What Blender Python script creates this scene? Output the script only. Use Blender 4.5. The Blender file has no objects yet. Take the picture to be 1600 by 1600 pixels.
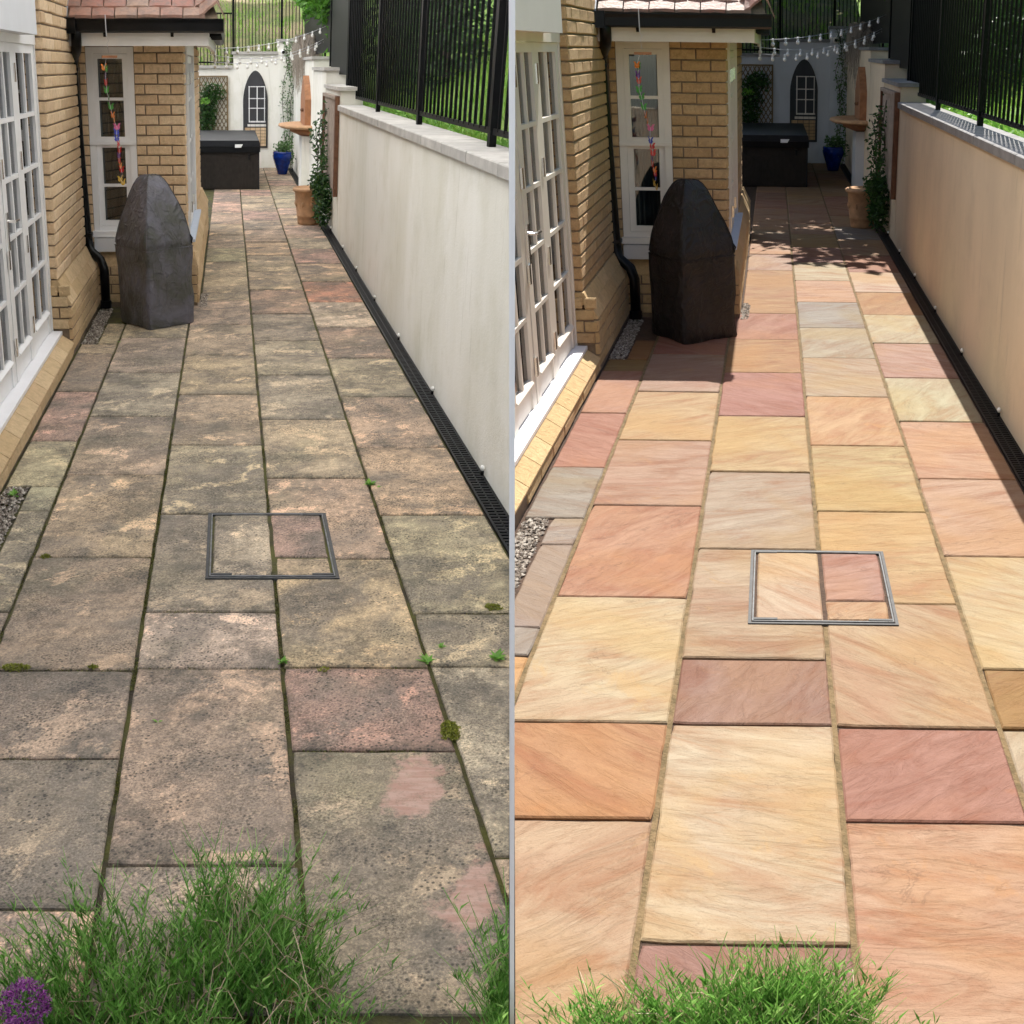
import bpy, bmesh, math, random
from mathutils import Vector, Matrix, noise
random.seed(11)
sc = bpy.context.scene
COL = sc.collection
R_ = math.radians
# ------------------------------------------------------------------ camera, sky, sun, exposure
FPX, CH = 1750.0, 2.0
TH = math.atan(716 / FPX)
cam_d = bpy.data.cameras.new("camera"); cam = bpy.data.objects.new("camera", cam_d); COL.objects.link(cam)
cam_d.sensor_width = 36; cam_d.lens = FPX / 1600 * 36; cam_d.clip_start = 0.05; cam_d.clip_end = 400
cam.location = (0, 0, CH); cam.rotation_euler = (math.pi / 2 - TH, 0, 0)
sc.camera = cam
world = bpy.data.worlds.new("World"); sc.world = world; world.use_nodes = True
nt = world.node_tree; nt.nodes.clear()
sky = nt.nodes.new("ShaderNodeTexSky"); sky.sky_type = 'NISHITA'; sky.sun_disc = False
sky.sun_elevation = R_(56.5); sky.sun_rotation = R_(13.2)
bg = nt.nodes.new("ShaderNodeBackground"); bg.inputs[1].default_value = 0.08
wo = nt.nodes.new("ShaderNodeOutputWorld"); nt.links.new(sky.outputs[0], bg.inputs[0]); nt.links.new(bg.outputs[0], wo.inputs[0])
SUN = Vector((0.139, 0.5366, 0.8343))
sd = bpy.data.lights.new("sun", 'SUN'); sd.energy = 4.6; sd.angle = R_(0.5); sd.color = (1.0, 0.95, 0.87)
so = bpy.data.objects.new("sun", sd); COL.objects.link(so); so.rotation_euler = SUN.to_track_quat('Z', 'Y').to_euler(); so.location = (3, 8, 20)
sc.view_settings.view_transform = 'Standard'; sc.view_settings.look = 'None'
sc.view_settings.gamma = 1; sc.view_settings.use_curve_mapping = False
sc.view_settings.exposure = 1.0
sc.render.engine = 'CYCLES'
sc.cycles.max_bounces = 8; sc.cycles.diffuse_bounces = 5; sc.cycles.transparent_max_bounces = 16
sc.cycles.sample_clamp_indirect = 6

# ------------------------------------------------------------------ yard frames
FW = Vector((0, math.cos(TH), -math.sin(TH))); DN = Vector((0, -math.sin(TH), -math.cos(TH))); RT = Vector((1, 0, 0))
def ray(px, py): return (px - 800) * RT + (py - 800) * DN + FPX * FW
class Yard:
    """axes of one garden: u across the paving, v along it, w up"""
    def __init__(s, side, v1, v3, slope, sv, sw):
        s.side = side
        s.eu = (RT + slope * DN).normalized(); s.ev = ray(*v1).normalized() * sv; s.ew = -ray(*v3).normalized() * sw
        s.O = Vector((0, 0, 0))
    def w(s, u, v, w): return s.O + u * s.eu + v * s.ev + w * s.ew
    def S(s, px, py, u=None, v=None, w=None):
        k = [u, v, w]; ax = [s.eu, s.ev, s.ew]
        fix = [i for i in range(3) if k[i] is not None][0]; fr = [i for i in range(3) if i != fix]
        base = s.O + k[fix] * ax[fix] - Vector((0, 0, CH))
        M = Matrix((ax[fr[0]], ax[fr[1]], -ray(px, py))).transposed()
        r = M.inverted() @ (-base); k[fr[0]], k[fr[1]] = r[0], r[1]
        return k
L = Yard('L', (358, 103), (400, 5175), 0.0, 1.0, 1.0)
R = Yard('R', (1208, 74), (1190, 5175), 0.012, 0.89, 0.945)
R.O = R.ev * (R.S(1400, 941, w=0)[1] - L.S(520, 873, w=0)[1]) + R.eu * 0.373
CLIP = 0.0075
WHERE = {'L': 'weathered left patio', 'R': 'cleaned right patio'}

# ------------------------------------------------------------------ node helpers
def lin(c):
    return tuple(((x / 255) / 12.92 if x / 255 <= 0.04045 else ((x / 255 + 0.055) / 1.055) ** 2.4) for x in c)
class NT:
    def __init__(s, name):
        s.m = bpy.data.materials.new(name); s.m.use_nodes = True; s.t = s.m.node_tree; s.t.nodes.clear()
        s.out = s.n('OutputMaterial'); s.b = s.n('BsdfPrincipled'); s.l(s.b.outputs[0], s.out.inputs[0])
    def n(s, k, **kw):
        x = s.t.nodes.new('ShaderNode' + k)
        for a, b in kw.items(): setattr(x, a, b)
        return x
    def l(s, a, b): s.t.links.new(a, b)
    def set(s, x, i, v):
        if hasattr(v, 'links') or isinstance(v, bpy.types.NodeSocket): s.l(v, x.inputs[i])
        else:
            if isinstance(v, tuple) and len(v) == 3 and x.inputs[i].type == 'RGBA': v = v + (1,)
            x.inputs[i].default_value = v
    def coords(s, scale=(1, 1, 1), rot=None, rnd=True, randrot=None):
        tc = s.n('TexCoord'); o = tc.outputs['Object']
        if rnd:
            oi = s.n('ObjectInfo'); mu = s.n('Math', operation='MULTIPLY'); s.l(oi.outputs['Random'], mu.inputs[0]); mu.inputs[1].default_value = 73.0
            ad = s.n('VectorMath', operation='ADD'); s.l(o, ad.inputs[0]); s.l(mu.outputs[0], ad.inputs[1])
            if randrot:
                vr = s.n('VectorRotate', rotation_type='Z_AXIS'); s.l(o, vr.inputs['Vector'])
                mr = s.n('MapRange'); s.l(oi.outputs['Random'], mr.inputs[0]); mr.inputs[3].default_value = randrot[0]; mr.inputs[4].default_value = randrot[1]
                s.l(mr.outputs[0], vr.inputs['Angle']); s.l(vr.outputs[0], ad.inputs[0])
            o = ad.outputs[0]
        mp = s.n('Mapping'); s.l(o, mp.inputs[0]); mp.inputs['Scale'].default_value = scale
        if rot: mp.inputs['Rotation'].default_value = rot
        return mp.outputs[0]
    def noise(s, vec, scale, detail=4, rough=0.55, dist=0.0):
        x = s.n('TexNoise'); s.l(vec, x.inputs['Vector']); x.inputs['Scale'].default_value = scale
        x.inputs['Detail'].default_value = detail; x.inputs['Roughness'].default_value = rough; x.inputs['Distortion'].default_value = dist
        return x.outputs['Fac']
    def ramp(s, f, stops):
        x = s.n('ValToRGB'); s.l(f, x.inputs[0]); cr = x.color_ramp
        while len(cr.elements) < len(stops): cr.elements.new(0.5)
        for e, (p, c) in zip(cr.elements, stops):
            e.position = p; e.color = (c, c, c, 1) if not isinstance(c, tuple) else c + (1,)
        return x.outputs[0]
    def mix(s, f, a, b, mode='MIX'):
        x = s.n('MixRGB', blend_type=mode); s.set(x, 0, f); s.set(x, 1, a); s.set(x, 2, b); return x.outputs[0]
    def bump(s, h, strength=0.4, dist=0.01, nrm=None):
        x = s.n('Bump'); x.inputs['Strength'].default_value = strength; x.inputs['Distance'].default_value = dist; s.l(h, x.inputs['Height'])
        if nrm is not None: s.l(nrm, x.inputs['Normal'])
        s.l(x.outputs[0], s.b.inputs['Normal']); return x.outputs[0]
    def base(s, c): s.set(s.b, 'Base Color', c)
    def rough(s, r): s.set(s.b, 'Roughness', r)
def objrand(n, a, b):
    oi = n.n('ObjectInfo'); mr = n.n('MapRange'); n.l(oi.outputs['Random'], mr.inputs[0]); mr.inputs[3].default_value = a; mr.inputs[4].default_value = b
    return mr.outputs[0]
M = {}
def simple(name, col, rough=0.6, var=0.12, scale=8, bump=0.15, metal=0.0, spec=None, bd=0.003):
    n = NT(name); v = n.coords(); f = n.noise(v, scale, 6, 0.6)
    lo = tuple(c * (1 - var) for c in col); hi = tuple(min(1, c * (1 + var)) for c in col)
    n.base(n.ramp(f, [(0.3, lo), (0.7, hi)])); n.rough(rough); n.b.inputs['Metallic'].default_value = metal
    if spec is not None: n.b.inputs['Specular IOR Level'].default_value = spec
    if bump: n.bump(n.noise(v, scale * 6, 4), bump, bd)
    M[name] = n.m; return n
def mul(n, c, k): return n.mix(1.0, c, k, 'MULTIPLY')
def edge(n, v, start, amt):
    tg = n.n('TexCoord'); sp = n.n('SeparateXYZ'); n.l(tg.outputs['Generated'], sp.inputs[0]); outs = []
    for i in (0, 1):
        m = n.n('Math', operation='SUBTRACT'); n.l(sp.outputs[i], m.inputs[0]); m.inputs[1].default_value = .5
        m2 = n.n('Math', operation='ABSOLUTE'); n.l(m.outputs[0], m2.inputs[0]); outs.append(m2.outputs[0])
    mx = n.n('Math', operation='MAXIMUM'); n.l(outs[0], mx.inputs[0]); n.l(outs[1], mx.inputs[1])
    dd = n.n('Math', operation='MULTIPLY'); n.l(mx.outputs[0], dd.inputs[0]); dd.inputs[1].default_value = 2.0
    return mul(n, n.ramp(dd.outputs[0], [(start, 0.0), (1.0, 1.0)]), n.ramp(n.noise(v, 9, 6, 0.7), [(0.42, 0.0), (0.62, amt)]))
def slab_dirty(name='slab_L', blobs=()):
    n = NT('weathered_sandstone'); v = n.coords(); oi = n.n('ObjectInfo')
    base = oi.outputs['Color']
    big = n.noise(v, 2.4, 6, 0.62, 0.6)
    c = n.mix(n.ramp(big, [(0.40, 0.0), (0.62, 0.8)]), base, (0.19, 0.165, 0.14))              # dirt film
    c = n.mix(n.ramp(n.noise(v, 1.6, 4), [(0.54, 0.0), (0.74, 0.4)]), c, (0.20, 0.19, 0.11))   # algae
    c = n.mix(n.ramp(n.noise(v, 26, 6, 0.72), [(0.34, 0.55), (0.52, 0.0)]), c, mul(n, c, (0.45, 0.44, 0.43)))
    c = n.mix(n.ramp(n.noise(v, 20, 7, 0.75), [(0.50, 0.0), (0.64, 0.7)]), c, mul(n, c, (1.55, 1.5, 1.42)))
    patch = n.noise(v, 3.6, 12, 0.74, 0.25)
    c = n.mix(n.ramp(patch, [(0.55, 0.0), (0.59, 0.85)]), c, mul(n, base, (1.5, 1.42, 1.34)))   # worn clean patches
    c = n.mix(n.ramp(n.noise(v, 3.0, 12, 0.8), [(0.40, 0.6), (0.52, 0.0)]), c, (0.085, 0.077, 0.066))   # black lichen film
    c = n.mix(edge(n, v, 0.80, 0.75), c, (0.075, 0.068, 0.052))
    g = n.noise(v, 120, 4, 0.8)
    c = n.mix(mul(n, n.ramp(g, [(0.40, 0.9), (0.50, 0.0)]), n.ramp(n.noise(v, 3.4, 5, 0.6), [(0.36, 0.25), (0.60, 1.0)])), c, mul(n, c, (0.32, 0.31, 0.30)))
    c = n.mix(n.ramp(g, [(0.54, 0.0), (0.66, 0.8)]), c, mul(n, c, (1.8, 1.72, 1.6)))
    sp = n.n('TexVoronoi'); n.l(v, sp.inputs['Vector']); sp.inputs['Scale'].default_value = 62
    m2 = mul(n, n.ramp(sp.outputs['Distance'], [(0.20, 1.0), (0.36, 0.0)]), n.ramp(n.noise(v, 4.5, 5, 0.6), [(0.46, 0.0), (0.56, 0.8)]))
    c = n.mix(m2, c, (0.045, 0.042, 0.036))
    for (bp, br) in blobs:                                                                     # bare pink stone where the crust has flaked off
        tc = n.n('TexCoord'); ad = n.n('VectorMath', operation='SUBTRACT'); n.l(tc.outputs['Object'], ad.inputs[0]); ad.inputs[1].default_value = bp
        sc3 = n.n('VectorMath', operation='MULTIPLY'); n.l(ad.outputs[0], sc3.inputs[0]); sc3.inputs[1].default_value = (1, .62, 0)
        ln = n.n('VectorMath', operation='LENGTH'); n.l(sc3.outputs[0], ln.inputs[0])
        wob = n.n('Math', operation='MULTIPLY_ADD'); n.l(n.noise(n.coords(rnd=False), 9, 9, 0.72), wob.inputs[0]); wob.inputs[1].default_value = 0.42; n.l(ln.outputs['Value'], wob.inputs[2])
        rpl = n.noise(n.coords((1.0, 5.0, 1), rot=(0, 0, 0.6), rnd=False), 9, 5, 0.6, 0.8)
        pk = n.mix(n.ramp(rpl, [(0.4, 0.0), (0.6, 1.0)]), (0.42, 0.25, 0.20), (0.50, 0.34, 0.28))
        pk = n.mix(n.ramp(n.noise(v, 60, 5, 0.8), [(0.38, 0.35), (0.50, 0.0)]), pk, c)
        c = n.mix(n.ramp(wob.outputs[0], [(br + .17, 0.95), (br + .21, 0.0)]), c, pk)
    n.base(c); n.rough(0.92)
    n.bump(n.mix(0.35, n.noise(v, 12, 8, 0.7, 0.8), g), 0.35, 0.006)
    M[name] = n.m
slab_dirty()
_c = L.w((0.008 + .520) / 2, (1.982 + 3.053) / 2, -.035)
slab_dirty('slab_worn', tuple((tuple(L.w(*L.S(*q, w=0)) - _c), r_) for q, r_ in (((650, 1228), .10), ((735, 1400), .11), ((505, 1178), .02))))
def slab_clean():
    n = NT('clean_sandstone'); oi = n.n('ObjectInfo'); base = oi.outputs['Color']
    v = n.coords((1.0, 3.6, 1.0), randrot=(-1.0, 0.85)); v2 = n.coords()
    f = n.noise(v, 2.1, 12, 0.68, 0.9)
    c = n.mix(n.ramp(f, [(0.36, 1.0), (0.50, 0.0)]), base, mul(n, base, (0.84, 0.62, 0.48)))
    c = n.mix(n.ramp(f, [(0.50, 0.0), (0.61, 0.95)]), c, mul(n, base, (1.16, 1.26, 1.34)))
    f2 = n.noise(v2, 1.3, 4, 0.5, 0.6)
    c = n.mix(n.ramp(f2, [(0.48, 0.0), (0.64, 0.7)]), c, mul(n, base, (1.10, 1.0, 0.68)))
    c = n.mix(n.ramp(f2, [(0.30, 0.6), (0.44, 0.0)]), c, mul(n, base, (0.98, 0.82, 0.86)))
    f3 = n.noise(v, 6.5, 12, 0.82, 0.4)
    c = n.mix(n.ramp(f3, [(0.54, 0.0), (0.60, 0.45)]), c, mul(n, c, (1.2, 1.3, 1.38)))
    c = n.mix(n.ramp(f3, [(0.36, 0.45), (0.44, 0.0)]), c, mul(n, c, (0.80, 0.66, 0.58)))
    f4 = n.noise(v2, 4.0, 9, 0.7, 0.6)
    c = n.mix(n.ramp(f4, [(0.60, 0.0), (0.66, 0.5)]), c, mul(n, base, (1.16, 1.0, 0.66)))
    g = n.noise(v2, 140, 4, 0.75)
    c = n.mix(n.ramp(g, [(0.34, 0.4), (0.48, 0.0)]), c, mul(n, c, (0.7, 0.62, 0.55)))
    cr = n.noise(n.coords((1.0, 2.2, 1), randrot=(-0.7, 0.6)), 1.3, 7, 0.6, 0.6)
    crack = mul(n, n.ramp(cr, [(0.494, 0.0), (0.499, 1.0), (0.504, 0.0)]), n.ramp(n.noise(v2, 1.6, 3), [(0.54, 0.0), (0.58, 0.6)]))
    c = n.mix(crack, c, mul(n, c, (0.4, 0.33, 0.3)))
    c = n.mix(edge(n, v2, 0.90, 0.5), c, mul(n, base, (0.75, 0.66, 0.5)))
    n.base(c); n.rough(0.78)
    rp = n.ramp(n.noise(v, 3.4, 10, 0.68, 1.3), [(0.35, 0.0), (0.47, 0.4), (0.5, 0.62), (0.7, 1.0)])
    n.bump(n.mix(0.2, n.mix(0.3, rp, f3), g), 0.6, 0.012)
    M['slab_R'] = n.m
slab_clean()
def brickmat(name, a, b, dark=1.0):
    n = NT(name); v = n.coords()
    c = n.mix(objrand(n, 0, 1), a, b)
    oi2 = n.n('ObjectInfo'); w_ = n.n('TexWhiteNoise', noise_dimensions='1D'); n.l(oi2.outputs['Random'], w_.inputs['W'])
    c = n.mix(n.ramp(w_.outputs['Value'], [(0.0, 0.35), (0.25, 0.0), (0.85, 0.0), (1.0, 0.25)]), c, (0.52, 0.32, 0.18))
    c = n.mix(n.ramp(n.noise(v, 22, 7, 0.7), [(0.35, 0.5), (0.55, 0.0)]), c, tuple(x * 0.7 for x in a))
    c = n.mix(n.ramp(n.noise(v, 60, 5, 0.7), [(0.58, 0.0), (0.7, 0.5)]), c, tuple(min(1, x * 1.35) for x in b))
    n.base(c); n.rough(0.9); n.bump(n.noise(v, 28, 9, 0.75, 0.5), 1.0, 0.02); M[name] = n.m
brickmat('brick', (0.72, 0.51, 0.30), (0.84, 0.64, 0.42))
brickmat('plinth_brick', (0.58, 0.41, 0.22), (0.70, 0.52, 0.31))
brickmat('brick@R', (0.50, 0.32, 0.155), (0.62, 0.425, 0.23))  # same brick on the right, its warm shade put into the colour
brickmat('plinth_brick@R', (0.52, 0.36, 0.17), (0.62, 0.44, 0.23))  # plinth copy for the right, warm shade tinted in likewise
simple('mortar', (0.21, 0.155, 0.105), 0.95, 0.25, 30)
def joint(name, a, b, sc_):
    n = NT(name); v = n.coords(rnd=False); f = n.noise(v, sc_, 6, 0.7)
    n.base(n.ramp(f, [(0.4, a), (0.58, b)])); n.rough(0.95); n.bump(n.noise(v, 90, 5), 0.9, 0.01); M[name] = n.m
joint('joint_L', (0.045, 0.035, 0.022), (0.085, 0.085, 0.018), 5)
joint('joint_R', (0.045, 0.025, 0.015), (0.07, 0.04, 0.025), 20)
joint('pointing', (0.10, 0.07, 0.03), (0.17, 0.115, 0.055), 24)
def render(name, col, streak, amt):
    n = NT(name); v = n.coords((0.8, 0.8, 0.3), rnd=False); v2 = n.coords(rnd=False)
    c = n.mix(n.ramp(n.noise(v, 1.5, 6, 0.6, 0.3), [(0.42, 0.0), (0.68, amt)]), col, streak)
    c = n.mix(n.ramp(n.noise(v2, 2.2, 7, 0.65), [(0.5, 0.0), (0.72, amt)]), c, streak)
    c = n.mix(n.ramp(n.noise(n.coords((1.5, 1.5, 0.1), rnd=False), 9, 4, 0.6), [(0.62, 0.0), (0.7, amt * 0.6)]), c, tuple(x * 0.7 for x in streak))
    n.base(c); n.rough(0.9); n.bump(n.mix(0.5, n.noise(v2, 60, 6, 0.7), n.noise(v2, 7, 6, 0.6)), 0.5, 0.012); M[name] = n.m
render('wall_L', (0.89, 0.875, 0.82), (0.62, 0.60, 0.48), 0.42)
render('wall_L@R', (0.58, 0.60, 0.64), (0.45, 0.46, 0.46), 0.35)  # white render at the right far end, shade painted in as grey
render('wall_R', (0.76, 0.63, 0.47), (0.56, 0.47, 0.35), 0.45)
n = simple('coping', (0.50, 0.48, 0.45), 0.9, 0.22, 7, 0.6)
c_ = n.b.inputs['Base Color'].links[0].from_socket; n.base(n.mix(objrand(n, 0.0, 0.35), c_, (0.30, 0.29, 0.28)))
simple('white_paint', (0.80, 0.80, 0.80), 0.4, 0.04, 5, 0.05)
simple('white_paint@R', (0.70, 0.65, 0.58), 0.4, 0.04, 5, 0.05)  # shaded copy of the white paint, creamier and darker for the right
simple('white_fascia@R', (0.64, 0.58, 0.50), 0.6, 0.07, 4, 0.1)  # fascia copy with the right yard's shade in its colour
simple('panel_grey@R', (0.56, 0.54, 0.52), 0.6, 0.04, 3, 0.05)  # panel copy darkened as in the right yard's shade
simple('coping@R', (0.24, 0.235, 0.235), 0.9, 0.2, 7, 0.6)
simple('white_fascia', (0.76, 0.74, 0.70), 0.6, 0.07, 4, 0.1)
simple('upvc_white', (0.80, 0.80, 0.82), 0.4, 0.03, 5, 0.05)
simple('panel_grey', (0.66, 0.67, 0.69), 0.6, 0.04, 3, 0.05)
simple('black_plastic', (0.004, 0.004, 0.0045), 0.35, 0.2, 8, 0.05, 0, 0.22)
simple('drain_plastic', (0.0045, 0.005, 0.007), 0.5, 0.3, 12, 0.2, 0, 0.18)
simple('black_metal', (0.0025, 0.003, 0.0035), 0.5, 0.2, 8, 0.05, 0, 0.12)
simple('steel', (0.10, 0.105, 0.11), 0.6, 0.3, 30, 0.3, 0.1)
simple('dull_steel', (0.15, 0.15, 0.155), 0.6, 0.4, 30, 0.3, 0.1)
simple('dark_steel', (0.035, 0.036, 0.038), 0.6, 0.4, 30, 0.4, 0.0)
simple('chrome', (0.75, 0.73, 0.70), 0.2, 0.1, 8, 0.0, 1.0)
simple('lead', (0.30, 0.32, 0.36), 0.45, 0.2, 8, 0.2, 0.3)
simple('terracotta', (0.33, 0.15, 0.07), 0.85, 0.25, 12, 0.5)
simple('terracotta_pale', (0.48, 0.28, 0.15), 0.85, 0.25, 10, 0.5)
simple('blue_glaze', (0.006, 0.03, 0.22), 0.12, 0.5, 12, 0.1)
simple('tub_vinyl', (0.010, 0.011, 0.014), 0.55, 0.2, 8, 0.25, 0, 0.3)
simple('tub_panel', (0.026, 0.021, 0.017), 0.6, 0.25, 12, 0.2, 0, 0.2)
simple('old_timber', (0.36, 0.29, 0.24), 0.9, 0.3, 14, 0.6)
simple('brown_timber', (0.16, 0.075, 0.04), 0.8, 0.3, 14, 0.4)
simple('trellis_wood', (0.20, 0.14, 0.07), 0.85, 0.25, 14, 0.3)
simple('soil', (0.05, 0.032, 0.02), 0.95, 0.5, 25, 1.0, bd=0.02)
simple('bulb', (0.85, 0.84, 0.80), 0.2, 0.05, 8, 0.0)
simple('curtain', (0.30, 0.32, 0.33), 0.9, 0.1, 6, 0.1)
simple('room_dark', (0.05, 0.05, 0.055), 0.9, 0.1, 6, 0.0)
simple('sill_grey', (0.46, 0.52, 0.62), 0.45, 0.06, 6, 0.1)
simple('label_white', (0.8, 0.8, 0.8), 0.6, 0.03, 6, 0.0)
simple('string', (0.55, 0.55, 0.58), 0.6, 0.1, 8, 0.0)
n = NT('roof_tile'); v = n.coords(); n.base(n.mix(n.ramp(n.noise(v, 14, 7, 0.7), [(0.4, 0.0), (0.65, 0.7)]), n.mix(objrand(n, 0, 1), (0.27, 0.105, 0.075), (0.30, 0.19, 0.135)), (0.13, 0.10, 0.085)))
n.rough(0.55); n.bump(n.noise(v, 50, 6), 0.5, 0.008); M['roof_tile'] = n.m
def leafmat(name, a, b, c, trans=0.35):
    n = NT(name); g = n.n('NewGeometry'); x = n.ramp(g.outputs['Random Per Island'], [(0.0, a), (0.5, b), (1.0, c)])
    n.base(x); n.rough(0.5)
    t = n.n('BsdfTranslucent'); n.l(x, t.inputs[0]); mx = n.n('MixShader'); mx.inputs[0].default_value = trans
    n.l(n.b.outputs[0], mx.inputs[1]); n.l(t.outputs[0], mx.inputs[2]); n.l(mx.outputs[0], n.out.inputs[0]); M[name] = n.m
leafmat('lavender_leaf', (0.07, 0.19, 0.025), (0.14, 0.34, 0.05), (0.32, 0.52, 0.14))
leafmat('straw', (0.30, 0.22, 0.13), (0.42, 0.33, 0.21), (0.20, 0.13, 0.08), 0.1)
leafmat('ivy_leaf', (0.02, 0.06, 0.015), (0.035, 0.10, 0.022), (0.07, 0.16, 0.03))
leafmat('vine_leaf', (0.05, 0.12, 0.03), (0.08, 0.18, 0.05), (0.16, 0.26, 0.10))
leafmat('tree_leaf', (0.05, 0.15, 0.015), (0.09, 0.26, 0.03), (0.14, 0.34, 0.045), 0.45)
leafmat('moss', (0.14, 0.16, 0.015), (0.22, 0.24, 0.03), (0.30, 0.31, 0.05), 0.15)
leafmat('moss_dark', (0.05, 0.05, 0.012), (0.10, 0.10, 0.018), (0.17, 0.17, 0.03), 0.1)
leafmat('weed_leaf', (0.12, 0.30, 0.04), (0.18, 0.40, 0.06), (0.25, 0.45, 0.08), 0.3)
leafmat('grass_blade', (0.13, 0.28, 0.03), (0.20, 0.38, 0.05), (0.36, 0.46, 0.12), 0.3)
leafmat('dry_twig', (0.20, 0.17, 0.14), (0.30, 0.26, 0.22), (0.38, 0.33, 0.27), 0.1)
leafmat('allium_floret', (0.10, 0.012, 0.10), (0.24, 0.04, 0.24), (0.45, 0.14, 0.42), 0.15)
leafmat('pebble', (0.08, 0.065, 0.05), (0.22, 0.18, 0.145), (0.46, 0.42, 0.36), 0.0)
leafmat('bark', (0.06, 0.045, 0.03), (0.08, 0.06, 0.045), (0.10, 0.08, 0.06), 0.0)
for nm, c in dict(red=(0.5, 0.03, 0.03), orange=(0.65, 0.2, 0.03), purple=(0.12, 0.03, 0.25), blue=(0.03, 0.05, 0.35), green=(0.05, 0.25, 0.04), pink=(0.5, 0.1, 0.22), yellow=(0.6, 0.4, 0.06)).items():
    simple('wing_' + nm, c, 0.5, 0.1, 20, 0)
def hillmat(name, a, b, c):
    n = NT(name); v = n.coords(rnd=False); f = n.noise(v, 1.2, 6, 0.65)
    x = n.mix(n.ramp(f, [(0.40, 0.0), (0.55, 1.0)]), a, b)
    x = n.mix(n.ramp(n.noise(v, 0.6, 3), [(0.50, 0.0), (0.62, 1.0)]), x, c)
    x = n.mix(n.ramp(n.noise(v, 25, 5, 0.7), [(0.4, 0.5), (0.6, 0.0)]), x, tuple(q * 0.45 for q in b))
    n.base(x); n.rough(0.95); n.bump(n.noise(v, 30, 6), 1.0, 0.05); M[name] = n.m
hillmat('lawn', (0.15, 0.32, 0.04), (0.20, 0.38, 0.06), (0.27, 0.40, 0.09))
hillmat('bank', (0.22, 0.19, 0.09), (0.11, 0.15, 0.04), (0.30, 0.23, 0.14))
def glassmat(name, tint, refl):
    n = NT(name); n.t.nodes.remove(n.b); g = n.n('BsdfGlossy'); g.inputs['Roughness'].default_value = 0.02
    t = n.n('BsdfTransparent'); t.inputs[0].default_value = tint + (1,)
    lw = n.n('Fresnel'); lw.inputs[0].default_value = 1.5
    mr = n.n('MapRange'); n.l(lw.outputs[0], mr.inputs[0]); mr.inputs[3].default_value = refl; mr.inputs[4].default_value = 1.0
    mx = n.n('MixShader'); n.l(mr.outputs[0], mx.inputs[0]); n.l(t.outputs[0], mx.inputs[1]); n.l(g.outputs[0], mx.inputs[2]); n.l(mx.outputs[0], n.out.inputs[0]); M[name] = n.m
glassmat('glass', (0.55, 0.60, 0.62), 0.10)
def covermat(name, a, b):
    n = NT(name); v = n.coords(rnd=False); f = n.noise(v, 5, 7, 0.6, 0.5)
    n.base(n.mix(n.ramp(f, [(0.38, 0.0), (0.62, 1.0)]), a, b)); n.rough(0.55); n.b.inputs['Specular IOR Level'].default_value = 0.35
    c1 = n.ramp(n.noise(n.coords((1.4, 1.4, .7), rnd=False), 4.5, 3, 0.5, 0.6), [(0.42, 0.0), (0.50, 1.0), (0.58, 0.0)])
    c2 = n.ramp(n.noise(n.coords((1, 1, 1.3), rot=(.5, .3, 0), rnd=False), 9, 3, 0.5, 0.4), [(0.40, 0.0), (0.50, 1.0), (0.60, 0.0)])
    n.bump(n.mix(0.35, n.mix(0.4, c1, c2), n.noise(v, 14, 4)), 0.75, 0.022); M[name] = n.m
covermat('cover_L', (0.068, 0.069, 0.060), (0.128, 0.124, 0.150))
covermat('cover_R', (0.012, 0.010, 0.009), (0.022, 0.017, 0.018))
n = NT('diffuser_fabric'); n.t.nodes.remove(n.b); t = n.n('BsdfTranslucent'); t.inputs[0].default_value = (0.97, 0.965, 0.95, 1); n.l(t.outputs[0], n.out.inputs[0]); M['sun_diffuser'] = n.m  # cloth of the added overhead sheet that diffuses the sun

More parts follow.
